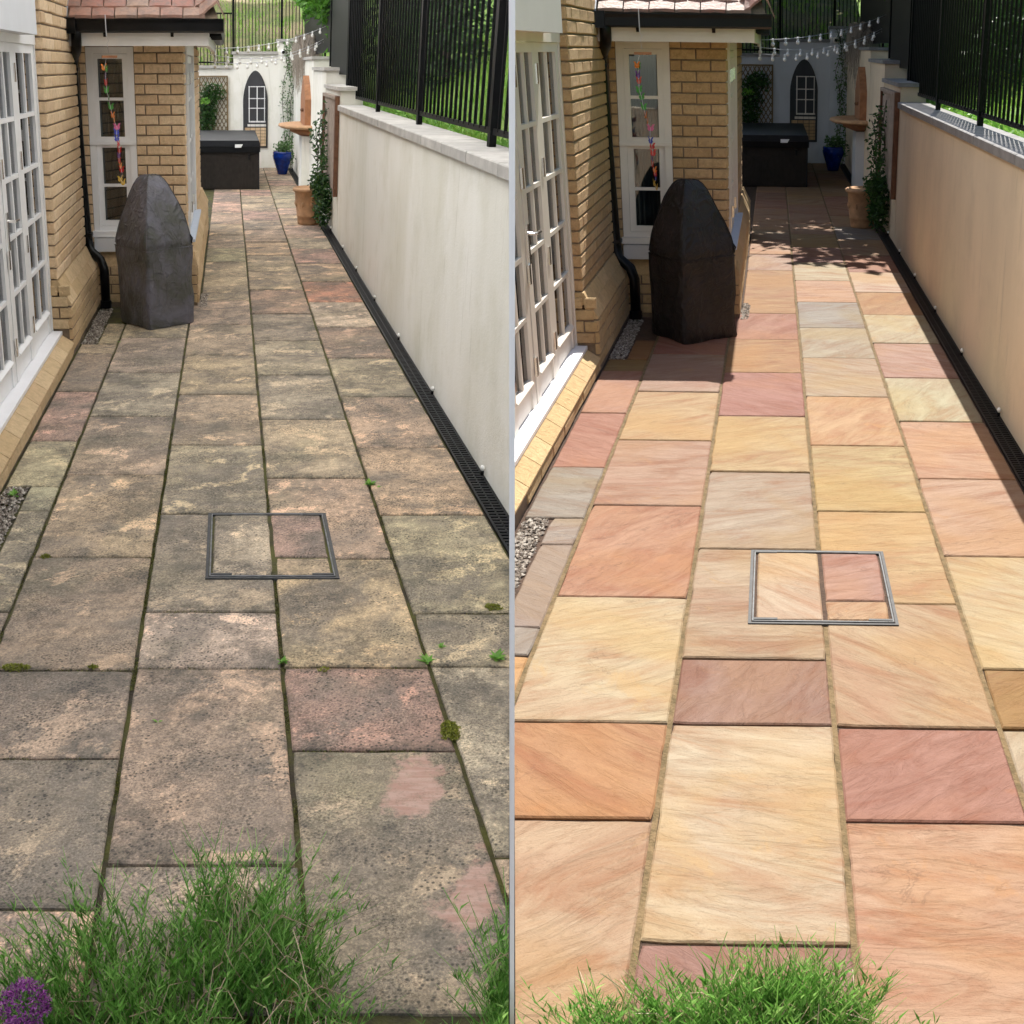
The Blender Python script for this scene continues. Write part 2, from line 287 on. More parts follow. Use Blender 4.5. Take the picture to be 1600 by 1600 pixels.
# ------------------------------------------------------------------ object helpers
def tag(o, label=None, cat=None, group=None, kind=None):
    if label: o['label'] = label
    if cat: o['category'] = cat
    if group: o['group'] = group
    if kind: o['kind'] = kind
    return o
def empty(name, Y, base, label=None, cat=None, group=None, kind=None):
    o = bpy.data.objects.new(name, None); COL.objects.link(o); o.location = Y.w(*base); o.empty_display_size = 0.1
    return tag(o, label, cat, group, kind)
def wpos(o):
    p = o.location.copy()
    while o.parent: o = o.parent; p = p + o.location
    return p
class MB:
    def __init__(s): s.v = []; s.f = []
    def add(s, vs, fs):
        k = len(s.v); s.v += vs; s.f += [tuple(i + k for i in f) for f in fs]; return s
    def box(s, u0, u1, v0, v1, w0, w1):
        return s.add([(u0, v0, w0), (u1, v0, w0), (u1, v1, w0), (u0, v1, w0), (u0, v0, w1), (u1, v0, w1), (u1, v1, w1), (u0, v1, w1)],
                     [(3, 2, 1, 0), (4, 5, 6, 7), (0, 1, 5, 4), (1, 2, 6, 5), (2, 3, 7, 6), (3, 0, 4, 7)])
    def prism(s, loop, axis, a, b):
        """loop of 2-D points extruded from a to b along axis 0/1/2"""
        def mk(p, t):
            q = list(p); q.insert(axis, t); return tuple(q)
        n = len(loop); vs = [mk(p, a) for p in loop] + [mk(p, b) for p in loop]
        return s.add(vs, [tuple(range(n))[::-1], tuple(range(n, 2 * n))] + [(i, (i + 1) % n, n + (i + 1) % n, n + i) for i in range(n)])
    def tube(s, pts, r, n=6, cap=True):
        pts = [Vector(p) for p in pts]; k = len(s.v); N = len(pts)
        rr = r if isinstance(r, (list, tuple)) else [r] * N
        a = None
        for i, p in enumerate(pts):
            d = (pts[min(i + 1, N - 1)] - pts[max(i - 1, 0)]).normalized()
            if a is None: a = d.orthogonal().normalized()
            else:
                a = a - a.dot(d) * d
                a = a.normalized() if a.length > 1e-4 else d.orthogonal().normalized()
            b = d.cross(a)
            for j in range(n):
                t = 2 * math.pi * j / n; s.v.append(tuple(p + (a * math.cos(t) + b * math.sin(t)) * rr[i]))
        for i in range(N - 1):
            for j in range(n):
                s.f.append((k + i * n + j, k + i * n + (j + 1) % n, k + (i + 1) * n + (j + 1) % n, k + (i + 1) * n + j))
        if cap: s.f.append(tuple(k + j for j in range(n))[::-1]); s.f.append(tuple(k + (N - 1) * n + j for j in range(n)))
        return s
    def lathe(s, c, prof, n=20, ru=1.0, rv=1.0):
        k = len(s.v)
        for r, z in prof:
            for j in range(n):
                t = 2 * math.pi * j / n; s.v.append((c[0] + r * ru * math.cos(t), c[1] + r * rv * math.sin(t), c[2] + z))
        for i in range(len(prof) - 1):
            for j in range(n):
                s.f.append((k + i * n + j, k + i * n + (j + 1) % n, k + (i + 1) * n + (j + 1) % n, k + (i + 1) * n + j))
        s.f.append(tuple(k + j for j in range(n))[::-1]); s.f.append(tuple(k + (len(prof) - 1) * n + j for j in range(n)))
        return s
    def leaf(s, p, d, side, ln, wd, bend=0.0):
        p = Vector(p); d = Vector(d).normalized(); sd_ = Vector(side); sd_ = (sd_ - sd_.dot(d) * d)
        if sd_.length < 1e-4: sd_ = d.orthogonal()
        sd_.normalize(); up = d.cross(sd_)
        a = p + d * ln * 0.45 + up * bend * ln; e = p + d * ln
        return s.add([tuple(p), tuple(a + sd_ * wd / 2), tuple(e), tuple(a - sd_ * wd / 2)], [(0, 1, 2, 3)])
    def blade(s, pts, w, side=(1, 0, 0)):
        k = len(s.v); N = len(pts); sd_ = Vector(side)
        for i, p in enumerate(pts):
            ww = w * (1 - 0.75 * i / (N - 1)) / 2; s.v.append(tuple(Vector(p) - sd_ * ww)); s.v.append(tuple(Vector(p) + sd_ * ww))
        for i in range(N - 1): s.f.append((k + 2 * i, k + 2 * i + 1, k + 2 * i + 3, k + 2 * i + 2))
        return s
    def mesh(s, name, Y, origin, smooth=False, clip=True):
        pts = [Y.w(*p) for p in s.v]; C = CLIP if Y.side == 'R' else -CLIP
        xs = [p.x for p in pts]
        if clip:
            if Y.side == 'R' and max(xs) <= C: return None
            if Y.side == 'L' and min(xs) >= C: return None
        me = bpy.data.meshes.new(name); me.from_pydata([tuple(p - origin) for p in pts], [], s.f)
        if clip and ((Y.side == 'R' and min(xs) < C) or (Y.side == 'L' and max(xs) > C)):
            bm = bmesh.new(); bm.from_mesh(me)
            r = bmesh.ops.bisect_plane(bm, geom=bm.verts[:] + bm.edges[:] + bm.faces[:], dist=1e-6, plane_co=(C - origin.x, 0, 0), plane_no=(1, 0, 0),
                                       clear_outer=(Y.side == 'L'), clear_inner=(Y.side == 'R'))
            ed = [e for e in r['geom_cut'] if isinstance(e, bmesh.types.BMEdge)]
            if ed and len(s.f) < 400:
                try: bmesh.ops.holes_fill(bm, edges=ed, sides=0)
                except Exception: pass
            bm.to_mesh(me); bm.free()
        if smooth: me.polygons.foreach_set('use_smooth', [True] * len(me.polygons))
        me.update(); return me
    def out(s, name, mat, Y, parent=None, smooth=False, color=None, kind=None, label=None, cat=None, group=None, clip=True, fixn=True):
        if not s.v: return None
        if parent is not None and not hasattr(parent, 'location'): parent = None
        us = [p[0] for p in s.v]; vs = [p[1] for p in s.v]; ws = [p[2] for p in s.v]
        org = Y.w((min(us) + max(us)) / 2, (min(vs) + max(vs)) / 2, min(ws))
        me = s.mesh(name, Y, org, smooth, clip)
        if me is None or len(me.polygons) == 0: return None
        if fixn and len(me.polygons) < 3000:
            bm = bmesh.new(); bm.from_mesh(me); bmesh.ops.recalc_face_normals(bm, faces=bm.faces); bm.to_mesh(me); bm.free()
        me.materials.append(M.get(mat + '@' + Y.side, M[mat])); o = bpy.data.objects.new(name, me); COL.objects.link(o)
        if parent is not None: o.parent = parent; o.location = org - wpos(parent)
        else: o.location = org
        if color: o.color = tuple(color) + (1,)
        return tag(o, label, cat, group, kind)
def inst(name, me, Y, p, parent, color=None):
    C = Y.w(*p)
    if (Y.side == 'L' and C.x > -0.02) or (Y.side == 'R' and C.x < 0.02): return None
    o = bpy.data.objects.new(name, me); COL.objects.link(o); o.parent = parent; o.location = C - wpos(parent)
    if color: o.color = tuple(color) + (1,)
    return o
rnd = random.random
def rr(a, b): return a + (b - a) * rnd()

# ------------------------------------------------------------------ bricks: one mesh per size and facing, shared
bcache = {}
def brick(Y, par, facing, u, v, w, ln, h=0.0705, dp=0.03, mat='brick', name='brick'):
    """facing 'u': front towards +u, length along v; facing 'v': front towards -v, length along u. (u,v,w) is the low corner of the FRONT face"""
    key = (Y.side, facing, round(ln, 2), round(h, 3), mat, random.randrange(3))
    if key not in bcache:
        c = 0.006; b = MB(); j = lambda: rr(-0.0025, 0.0025)
        def P(d, a, z): return (-d, a, z) if facing == 'u' else (a, d, z)
        vs = [P(dp, 0, 0), P(dp, ln, 0), P(dp, ln, h), P(dp, 0, h), P(c, j(), j()), P(c, ln + j(), j()), P(c, ln + j(), h + j()), P(c, j(), h + j()),
              P(j(), c, c), P(j(), ln - c, c), P(j(), ln - c, h - c), P(j(), c, h - c)]
        b.add(vs, [(3, 2, 1, 0), (0, 1, 5, 4), (1, 2, 6, 5), (2, 3, 7, 6), (3, 0, 4, 7), (4, 5, 9, 8), (5, 6, 10, 9), (6, 7, 11, 10), (7, 4, 8, 11), (8, 9, 10, 11)])
        me = b.mesh('brick', Y, Y.w(0, 0, 0), clip=False)
        bm = bmesh.new(); bm.from_mesh(me); bmesh.ops.recalc_face_normals(bm, faces=bm.faces); bm.to_mesh(me); bm.free()
        me.materials.append(M.get(mat + '@' + Y.side, M[mat])); bcache[key] = me
    off = rr(0, 0.004)
    p = (u + (off if facing == 'u' else 0), v - (off if facing == 'v' else 0), w)
    return inst(name, bcache[key], Y, p, par)
def courses(Y, par, facing, fixed, a0, a1, w0, w1, ln, pitch=0.0823, holes=(), mat='brick', start=0, h=0.0705, name='brick'):
    k = 0; w = w0
    while w + h <= w1 + 0.02:
        a = a0 - (ln / 2 + 0.006 if (k + start) % 2 else 0)
        while a < a1 - 0.015:
            s_, e_ = max(a, a0), min(a + ln, a1)
            segs = [(s_, e_)]
            for (h0, h1, hw0, hw1) in holes:
                if w + h > hw0 + 0.01 and w < hw1 - 0.01:
                    ns = []
                    for (x, y) in segs:
                        if y <= h0 or x >= h1: ns.append((x, y))
                        else:
                            if x < h0: ns.append((x, h0))
                            if y > h1: ns.append((h1, y))
                    segs = ns
            for (x, y) in segs:
                if y - x > 0.02:
                    if facing == 'u': brick(Y, par, 'u', fixed, x, w, y - x, h, mat=mat, name=name)
                    else: brick(Y, par, 'v', x, fixed, w, y - x, h, mat=mat, name=name)
            a += ln + 0.011
        w += pitch; k += 1
    return w

# ------------------------------------------------------------------ paving
def K(c, k): return tuple(x / k for x in lin(c))
def disp(c, k, warm=(1, .96, .89)): return tuple(x / k / q for x, q in zip(lin(c), warm))
PAL_L = {k: disp(c, 0.75, (1, 1, 1.0)) for k, c in dict(g=(158, 147, 124), t=(168, 147, 124), p=(164, 135, 121), d=(142, 128, 112), r=(170, 124, 104), c=(184, 168, 146), m=(154, 128, 116)).items()}
PAL_R = {k: disp(c, 3.5, (1, .97, .93)) for k, c in dict(y=(236, 188, 130), o=(222, 162, 104), p=(224, 166, 138), r=(212, 144, 116), m=(196, 142, 122), q=(220, 158, 120), g=(196, 172, 155), t=(232, 184, 142), c=(240, 208, 166), b=(196, 146, 84), s=(218, 184, 150)).items()}
JN = [-1.345, -1.055, -0.527, 0.0, 0.528, 1.04]
def slab(Y, par, u0, u1, v0, v1, color, name='paving_slab', z0=0.0, gap=(0.008, 0.007), mat=None):
    gu, gv = gap; u0 += gu; u1 -= gu; v0 += gv; v1 -= gv
    if u1 - u0 < 0.02 or v1 - v0 < 0.02: return None
    cs = [(u0, v0), (u1, v0), (u1, v1), (u0, v1)]
    loop = []
    seed = rnd() * 100
    for i in range(4):
        a, b = Vector(cs[i]), Vector(cs[(i + 1) % 4]); n = max(3, int((b - a).length / 0.06)); n = min(n, 16)
        nn = Vector((-(b - a).y, (b - a).x)).normalized()
        for k in range(n):
            p = a.lerp(b, k / n); q = p + nn * (noise.noise(Vector((p.x * 9 + seed, p.y * 9, seed))) * 0.0035 + rr(-0.0012, 0.0012) + (0.007 if k == 0 and rnd() < 0.3 else 0))
            loop.append((q.x, q.y))
    n = len(loop); cx, cy = (u0 + u1) / 2, (v0 + v1) / 2; tz = z0 + rr(-0.002, 0.002); tu, tv = rr(-0.003, 0.003), rr(-0.003, 0.003)
    def z(p): return tz + (p[0] - cx) * tu + (p[1] - cy) * tv
    ins = [(cx + (p[0] - cx) * (1 - 0.006 / max(0.1, u1 - u0) * 2), cy + (p[1] - cy) * (1 - 0.006 / max(0.1, v1 - v0) * 2)) for p in loop]
    b = MB(); vs = [(p[0], p[1], z0 - 0.035) for p in loop] + [(p[0], p[1], z(p) - 0.005) for p in loop] + [(p[0], p[1], z(p)) for p in ins]
    fs = [tuple(range(2 * n, 3 * n))] + [(i, (i + 1) % n, n + (i + 1) % n, n + i) for i in range(n)] + [(n + i, n + (i + 1) % n, 2 * n + (i + 1) % n, 2 * n + i) for i in range(n)]
    b.add(vs, fs)
    color = tuple(min(1, max(0, c * rr(0.94, 1.06))) for c in color)
    return b.out(name, mat or 'slab_' + Y.side, Y, par, color=color)
def rows(Y, ys, xref):
    return [Y.S(xref(y), y, w=0)[1] for y in ys]
def paving(Y):
    sd_ = Y.side
    root = empty('paving', Y, (0, 5, 0), kind='structure')
    root['label'] = ('dirty moss-jointed sandstone paving' if sd_ == 'L' else 'clean pale sandstone paving')
    bed = MB(); bed.box(-1.35, 1.16, 0.4, 26.0, -0.10, -0.014 if sd_ == 'L' else -0.011).out('joint_bed', 'joint_' + sd_, Y, root)
    if sd_ == 'L':
        near = 1.975
        cols = [([505, 552, 612, 689, 798, 955, 1250], 'tdpggdd', lambda y: 180),
                ([479, 505, 528, 582, 650, 742, 870, 1046, 1184, 1420], 'tgggttdddt', lambda y: 300),
                ([300, 315, 331, 350, 367, 388, 409, 469, 507, 555, 616, 695, 803, 955, 1044, 1351], 'pptttgttgttgdcmdm', lambda y: 400),
                ([277, 286, 297, 306, 317, 329, 344, 359, 378, 399, 424, 453, 490, 532, 586, 655, 746, 873, 1042, 1172], 'ttpttptttttmdggtttmd', lambda y: 440),
                ([267, 275, 282, 290, 301, 311, 325, 336, 352, 372, 389, 412, 440, 472, 511, 559, 620, 699, 804, 958, 1041, 1337], 'tgptgtpttgptrcmgttggctm', lambda y: 560)]
    else:
        near = 0.9
        cols = [([531, 579, 645, 730, 851, 1025], 'bprggyy', lambda y: 940),
                ([490, 525, 553, 612, 688, 790, 933, 1129, 1281, 1650], 'rrsypqcott', lambda y: 1060),
                ([300, 312, 326, 342, 358, 375, 397, 422, 489, 530, 582, 650, 737, 858, 1029, 1132, 1475, 1600], 'ppttttsoroyyssmcmm', lambda y: 1180),
                ([270, 281, 293, 306, 320, 334, 349, 366, 387, 410, 438, 472, 512, 559, 619, 696, 798, 941, 1135, 1282, 1640], 'ppttpttypctgssyyytrtt', lambda y: 1280),
                ([262, 272, 283, 295, 308, 322, 338, 355, 375, 400, 426, 457, 492, 536, 590, 658, 747, 867, 1044, 1137, 1500], 'tpttpptgtrcocpcttcbct', lambda y: 1400)]
        cols[2] = (cols[2][0], 'ppttttsororyssmcmm', cols[2][2])
    pal = PAL_L if sd_ == 'L' else PAL_R
    keys = list(pal)
    for ci, (ys, cl, xr) in enumerate(cols):
        vs = rows(Y, ys, xr)
        if ci >= 3: vs = [25.36] + vs
        elif ci == 2: vs = [20.9] + vs if False else vs
        vs = [v for v in vs] + [near]
        if vs[-2] < near: vs = vs[:-1]
        while sd_ == 'R' and vs[-1] > near + 0.01: vs.append(max(near, vs[-1] - 0.5))
        if ci == 2:
            while vs[0] < 25.0: vs.insert(0, min(25.36, vs[0] + 0.75))
            cl = 'tp' * 4 + cl; 
            off = len(vs) - 1 - len(cl)
        y0v = rows(Y, ys[:1], xr)[0]; E0 = min(range(len(vs)), key=lambda i: abs(vs[i] - y0v))
        for k in range(len(vs) - 1):
            v1, v0 = vs[k], vs[k + 1]
            if v1 - v0 < 0.03: continue
            a, b = JN[ci], JN[ci + 1]
            if ci == 0:
                a += 0.004
                if v0 > 10.3: continue
            if ci == 1 and v0 > 10.2: continue
            if ci == 2 and (v0 + v1) / 2 > 10.2 and v0 > 9.9: a = -0.455
            # colour
            if ci == 2: idx = k - E0; ch = cols[2][1][idx] if 0 <= idx < len(cols[2][1]) else 'tp'[k % 2]
            elif ci >= 3: idx = k - E0; ch = cl[idx] if 0 <= idx < len(cl) else 't'
            else: ch = cl[k] if k < len(cl) else 't'
            col = pal.get(ch, pal['t'])
            parts = [(a, b, v0, v1)]
            if ci == 0:
                out = []
                for (x0, x1, y0, y1) in parts:
                    cuts = sorted(set([y0, y1] + [c for c in (4.3, 5.5, 8.75) if y0 < c < y1]))
                    for q in range(len(cuts) - 1):
                        m = (cuts[q] + cuts[q + 1]) / 2; inn = (4.3 < m < 5.5) or (8.75 < m < 10.4)
                        out.append((-1.215 if inn else x0, x1, cuts[q], cuts[q + 1]))
                parts = out
            for (x0, x1, y0, y1) in parts:
                g = (0.008, 0.007 if len(parts) == 1 else 0.003)
                slab(Y, root, x0, x1, y0, y1, col, gap=g, mat='slab_worn' if (sd_ == 'L' and ci == 3 and y0 < 2.0) else None)
    if sd_ == 'R':
        for ui in (1, 2, 3, 4):
            v1_ = 10.2 if ui <= 2 else 25.3
            MB().box(JN[ui] - .0085, JN[ui] + .0085, .95, v1_, -.03, -.0045).out('pointing', 'pointing', Y, root)
    # manhole tray
    if sd_ == 'L': q = [Y.S(326, 804, w=0), Y.S(509, 802, w=0), Y.S(530, 905, w=0), Y.S(320, 906, w=0), Y.S(422, 873, w=0)]
    else: q = [Y.S(1175, 861, w=0), Y.S(1380, 863, w=0), Y.S(1404, 978, w=0), Y.S(1167, 976, w=0), Y.S(1290, 941, w=0)]
    u0 = (q[0][0] + q[3][0]) / 2; u1 = (q[1][0] + q[2][0]) / 2; v1 = (q[0][1] + q[1][1]) / 2; v0 = (q[2][1] + q[3][1]) / 2; vm = q[4][1]
    mh = empty('manhole_cover', Y, ((u0 + u1) / 2, (v0 + v1) / 2, 0), 'recessed manhole tray inlaid with three stone pieces in the %s' % WHERE[sd_], 'manhole cover')
    t = 0.026 if sd_ == 'L' else 0.024; w = 0.006; h0 = -0.02
    outer = 'joint_' + sd_
    b = MB(); b.box(u0 + t * .45, u1 - t * .45, v0 + .004, v1 - .004, h0, w - 0.004).out('tray_base', outer, Y, mh)
    ms = 'dark_steel'
    for nm, bx in (('frame_bar', (u0, u0 + t * .5, v0, v1)), ('frame_bar', (u1 - t * .5, u1, v0, v1)), ('frame_bar', (u0 + t * .5, u1 - t * .5, v0, v0 + 0.012)), ('frame_bar', (u0 + t * .5, u1 - t * .5, v1 - 0.012, v1))):
        MB().box(*bx, h0, w).out(nm, ms, Y, mh)
    i0, i1, j0, j1 = u0 + t * .62, u1 - t * .62, v0 + 0.018, v1 - 0.018
    for bx in ((i0, i0 + 0.006, j0, j1), (i1 - 0.006, i1, j0, j1), (i0, i1, j0, j0 + 0.008), (i0, i1, j1 - 0.008, j1)):
        MB().box(*bx, h0, w + 0.003).out('tray_edge', 'steel' if sd_ == 'R' else 'dull_steel', Y, mh)
    k = 0.0065
    slab(Y, mh, i0 + 0.012, -0.004, j0 + 0.016, j1 - 0.014, pal['c'], 'inlaid_slab', k, (0.004, 0.002))
    slab(Y, mh, 0.006, i1 - 0.012, vm, j1 - 0.014, pal['m' if sd_ == 'L' else 'p'], 'inlaid_slab', k, (0.004, 0.005))
    slab(Y, mh, 0.006, i1 - 0.012, j0 + 0.016, vm, pal['t'], 'inlaid_slab', k, (0.004, 0.005))
    for (a, c) in ((i0 + 0.006, j0 + 0.008), (i1 - 0.096, j0 + 0.008), (i0 + 0.006, j1 - 0.024), (i1 - 0.096, j1 - 0.024)):
        MB().box(a, a + 0.09, c, c + 0.016, h0, w + 0.006).out('corner_tab', ms, Y, mh)
    # channel drain
    dr = empty('channel_drain', Y, (1.09, 6, 0), 'long black slotted drain channel at the wall foot of the %s' % WHERE[sd_], 'drain', 'channel drains')
    MB().box(1.044, 1.056, 0.6, 25.3, -0.06, 0.002).out('side_rail', 'drain_plastic', Y, dr)
    MB().box(1.136, 1.148, 0.6, 25.3, -0.06, 0.002).out('side_rail', 'drain_plastic', Y, dr)
    MB().box(1.056, 1.136, 0.6, 25.3, -0.06, -0.02).out('channel', 'drain_plastic', Y, dr)
    b = MB(); v = 4.2
    while v < 25.2:
        b.box(1.056, 1.136, v, v + 0.021 , -0.012, 0.0015); v += 0.038
    b.box(1.092, 1.1, 4.2, 25.2, -0.013, 0.0005)
    b.out('grating_bars', 'drain_plastic', Y, dr, kind='stuff')
    # gravel patches
    def gravel(u0, u1, v0, v1, n, label):
        b = MB()
        for _ in range(n):
            c = (rr(u0 + .008, u1 - .008), rr(v0 + .01, v1 - .01), rr(-0.015, 0.004)); s = rr(0.006, 0.013); m = len(b.v)
            pts = []
            for d in ((1, 0, 0), (-1, 0, 0), (0, 1, 0), (0, -1, 0), (0, 0, 1), (0, 0, -1)):
                q = s * rr(.6, 1.2); pts.append((c[0] + d[0] * q + rr(-.003, .003), c[1] + d[1] * q * 1.3, c[2] + d[2] * q * .7))
            b.add(pts, [(0, 2, 4), (2, 1, 4), (1, 3, 4), (3, 0, 4), (2, 0, 5), (1, 2, 5), (3, 1, 5), (0, 3, 5)])
        b.out('gravel', 'pebble', Y, None, kind='stuff', label=label, fixn=False)
    gravel(-1.34, -1.215, 4.3, 5.5, 1300, 'pale gravel strip beside the door step plinth of the %s' % WHERE[sd_])
    gravel(-1.34, -1.215, 8.75, 10.15, 1500, 'pale gravel strip by the downpipe foot on the %s' % WHERE[sd_])
    gravel(-0.46, -0.385, 10.2, 10.9, 500, 'small square of pale gravel beside the bay corner of the %s' % WHERE[sd_])
    return root
PAV = {}
for Y in (L, R): PAV[Y.side] = paving(Y)

# ------------------------------------------------------------------ garden wall, copings, fence, piers
def wall(Y):
    sd_ = Y.side; wh = WHERE[sd_]; U0 = 1.15
    rw = empty('garden_wall', Y, (1.25, 8, 0), '%s rendered garden wall with stone coping along the %s' % ('pale stained' if sd_ == 'L' else 'cream', wh), 'wall')
    MB().box(U0, 1.38, -1.0, 14.55, -0.1, 1.508).out('rendered_face', 'wall_' + sd_, Y, rw)
    v = 14.58; k = 0; ln = 0.80
    while v > (4.0 if sd_ == 'L' else 3.0):
        v0 = v - ln; b = MB(); e = 0.010
        u0, u1 = 1.118 + rr(-.002, .002), 1.415
        b.prism([(u0, 1.51), (u1, 1.51), (u1, 1.572), (u0 + 0.006, 1.572), (u0, 1.566)], 1, v0 + e, v - e)
        b.out('coping_stone', 'coping', Y, rw); v = v0
    MB().box(1.13, 1.40, 2.0, 14.5, 1.506, 1.5095).out('coping_mortar', 'mortar', Y, rw)
    # stepped piers beyond
    for (v0, v1, top, lab) in ((14.6, 16.75, 1.73, 'lower'), (16.8, 19.25, 1.945, 'middle'), (19.3, 25.2, 2.10, 'far')):
        p = empty('wall_pier', Y, (1.25, v0, 0), '%s stepped section of white rendered wall beyond the main wall, %s' % (lab, wh), 'wall')
        MB().box(U0 - 0.002 * (v0 > 15), 1.42, v0, v1, -0.1, top).out('rendered_face', 'wall_' + sd_, Y, p)
        MB().box(1.115, 1.45, v0 - 0.05, v1 + (0.02 if v1 < 25 else -0.2), top + 0.002, top + 0.045).out('coping_stone', 'coping', Y, p)
    # framed timber panel
    pn = empty('timber_panel', Y, (1.14, 15.6, 0.5), 'tall framed weathered timber panel on the stepped wall behind the terracotta pot, %s' % wh, 'panel')
    for i in range(4):
        a = 14.75 + i * 0.46; MB().box(1.120, 1.146, a, a + 0.45, 0.55, 1.62).out('board', 'old_timber', Y, pn)
    MB().box(1.095, 1.147, 14.64, 14.74, 0.5, 1.67).out('frame_post', 'brown_timber', Y, pn)
    MB().box(1.095, 1.147, 16.60, 16.68, 0.5, 1.67).out('frame_post', 'brown_timber', Y, pn)
    MB().box(1.095, 1.147, 14.745, 16.595, 1.63, 1.67).out('frame_rail', 'old_timber', Y, pn)
    # railing
    fn = empty('railing_fence', Y, (1.335, 8, 1.57), 'black metal railings standing on the coping beside the lawn of the %s' % wh, 'railings', 'railings on the garden walls')
    uf = 1.335; top = 3.35
    if sd_ == 'L': posts = [4.3, 6.95, 9.67, 12.40, 15.55]
    else: posts = [4.75, 7.45, 10.16, 12.80, 15.45]
    for p in posts:
        zb = 1.572 if p < 14.5 else 1.78
        MB().box(uf - 0.02, uf + 0.02, p - 0.035, p + 0.035, zb, top + 0.05).out('post', 'black_metal', Y, fn)
    MB().box(uf - 0.006, uf + 0.006, posts[0] - 0.6, posts[-1], 1.64, 1.675).out('bottom_rail', 'black_metal', Y, fn)
    MB().box(uf - 0.006, uf + 0.006, posts[0] - 0.6, posts[-1], top - 0.04, top - 0.005).out('top_rail', 'black_metal', Y, fn)
    for i in range(len(posts) - 1):
        n = 15
        for k in range(1, n + 1):
            v = posts[i] + (posts[i + 1] - posts[i]) * k / (n + 1); MB().tube([(uf, v, 1.66), (uf, v, top)], 0.0105, 6).out('bar', 'black_metal', Y, fn)
    for k in range(1, 4): MB().tube([(uf, posts[0] - 0.17 * k, 1.66), (uf, posts[0] - 0.17 * k, top)], 0.0105, 6).out('bar', 'black_metal', Y, fn)
    # solid screens on the higher sections
    for i, (v0, v1, z0) in enumerate(((15.62, 18.2, 1.90), (18.3, 24.8, 2.2))):
        s = empty('privacy_screen', Y, (1.335, v0, z0), '%s solid black privacy screen above the stepped wall, %s' % (('nearer', 'farther')[i], wh), 'screen')
        MB().box(1.325, 1.345, v0 + .05, v1, z0, 3.5).out('panel', 'black_metal', Y, s)
        MB().box(1.31, 1.36, v0 - 0.03, v0 + 0.05, z0 - 0.2, 3.55).out('post', 'black_metal', Y, s)
    # small white bulbs along the wall foot
    vs = [15.27, 13.57, 12.05, 10.43, 8.83, 7.23, 5.64] if sd_ == 'L' else [15.2, 13.75, 12.18, 10.54, 8.93, 7.32]
    for i, v in enumerate(vs):
        g = empty('wall_light', Y, (1.125, v, 0.03), '%s of the tiny white bulbs along the wall foot, %s' % ( ('farthest', 'second farthest', 'third farthest', 'fourth farthest', 'fifth farthest', 'sixth farthest', 'nearest')[i] if sd_ == 'L' else ('farthest', 'second farthest', 'third farthest', 'fourth farthest', 'fifth farthest', 'nearest')[i], wh), 'light', 'bulbs along the wall foot')
        MB().lathe((1.13, v, 0.012), [(0.006, 0), (0.010, .002), (0.010, .022), (0.006, .026)], 8, 1, 1.3).out('holder', 'black_plastic', Y, g)
        MB().lathe((1.13, v, 0.038), [(0.006, 0), (0.0125, .010), (0.013, .018), (0.008, .028), (0.001, .031)], 10, 1, 1.3).out('bulb', 'bulb', Y, g, smooth=True)
for Y in (L, R): wall(Y)

# ------------------------------------------------------------------ house side with french doors
MZ = [1.705, 1.37, 1.033, 0.70]
def glazed(Y, par, plane, axis, a0, a1, w0, w1, bars_w, bars_a, fr=0.05, dp=0.045, paint='white_paint', inset=0.015):
    """frame in a plane. axis 'u' : plane is u=plane facing +u, runs in v.  axis 'v': plane is v=plane facing -v, runs in u"""
    def bx(x0, x1, z0, z1, d0, d1, nm, mt, pr):
        if axis == 'u': return MB().box(plane - d1, plane - d0, x0, x1, z0, z1).out(nm, mt, Y, pr)
        return MB().box(x0, x1, plane + d0, plane + d1, z0, z1).out(nm, mt, Y, pr)
    for args in ((a0, a0 + fr, w0, w1), (a1 - fr, a1, w0, w1)): bx(*args, 0, dp, 'stile', paint, par)
    bx(a0 + fr, a1 - fr, w1 - fr, w1, 0, dp, 'top_rail', paint, par)
    bx(a0 + fr, a1 - fr, w0, w0 + fr, 0, dp, 'bottom_rail', paint, par)
    zs = [w0 + fr] + sorted(bars_w) + [w1 - fr]; xs = [a0 + fr] + sorted(bars_a) + [a1 - fr]
    for z in bars_w: bx(a0 + fr, a1 - fr, z - 0.012, z + 0.012, 0.004, dp - .008, 'glazing_bar', paint, par)
    for x in bars_a: bx(x - 0.012, x + 0.012, w0 + fr, w1 - fr, 0.006, dp - .010, 'glazing_bar', paint, par)
    for i in range(len(zs) - 1):
        for j in range(len(xs) - 1):
            bx(xs[j] + .0, xs[j + 1], zs[i], zs[i + 1], inset + .012, inset + 0.016, 'pane', 'glass', par)
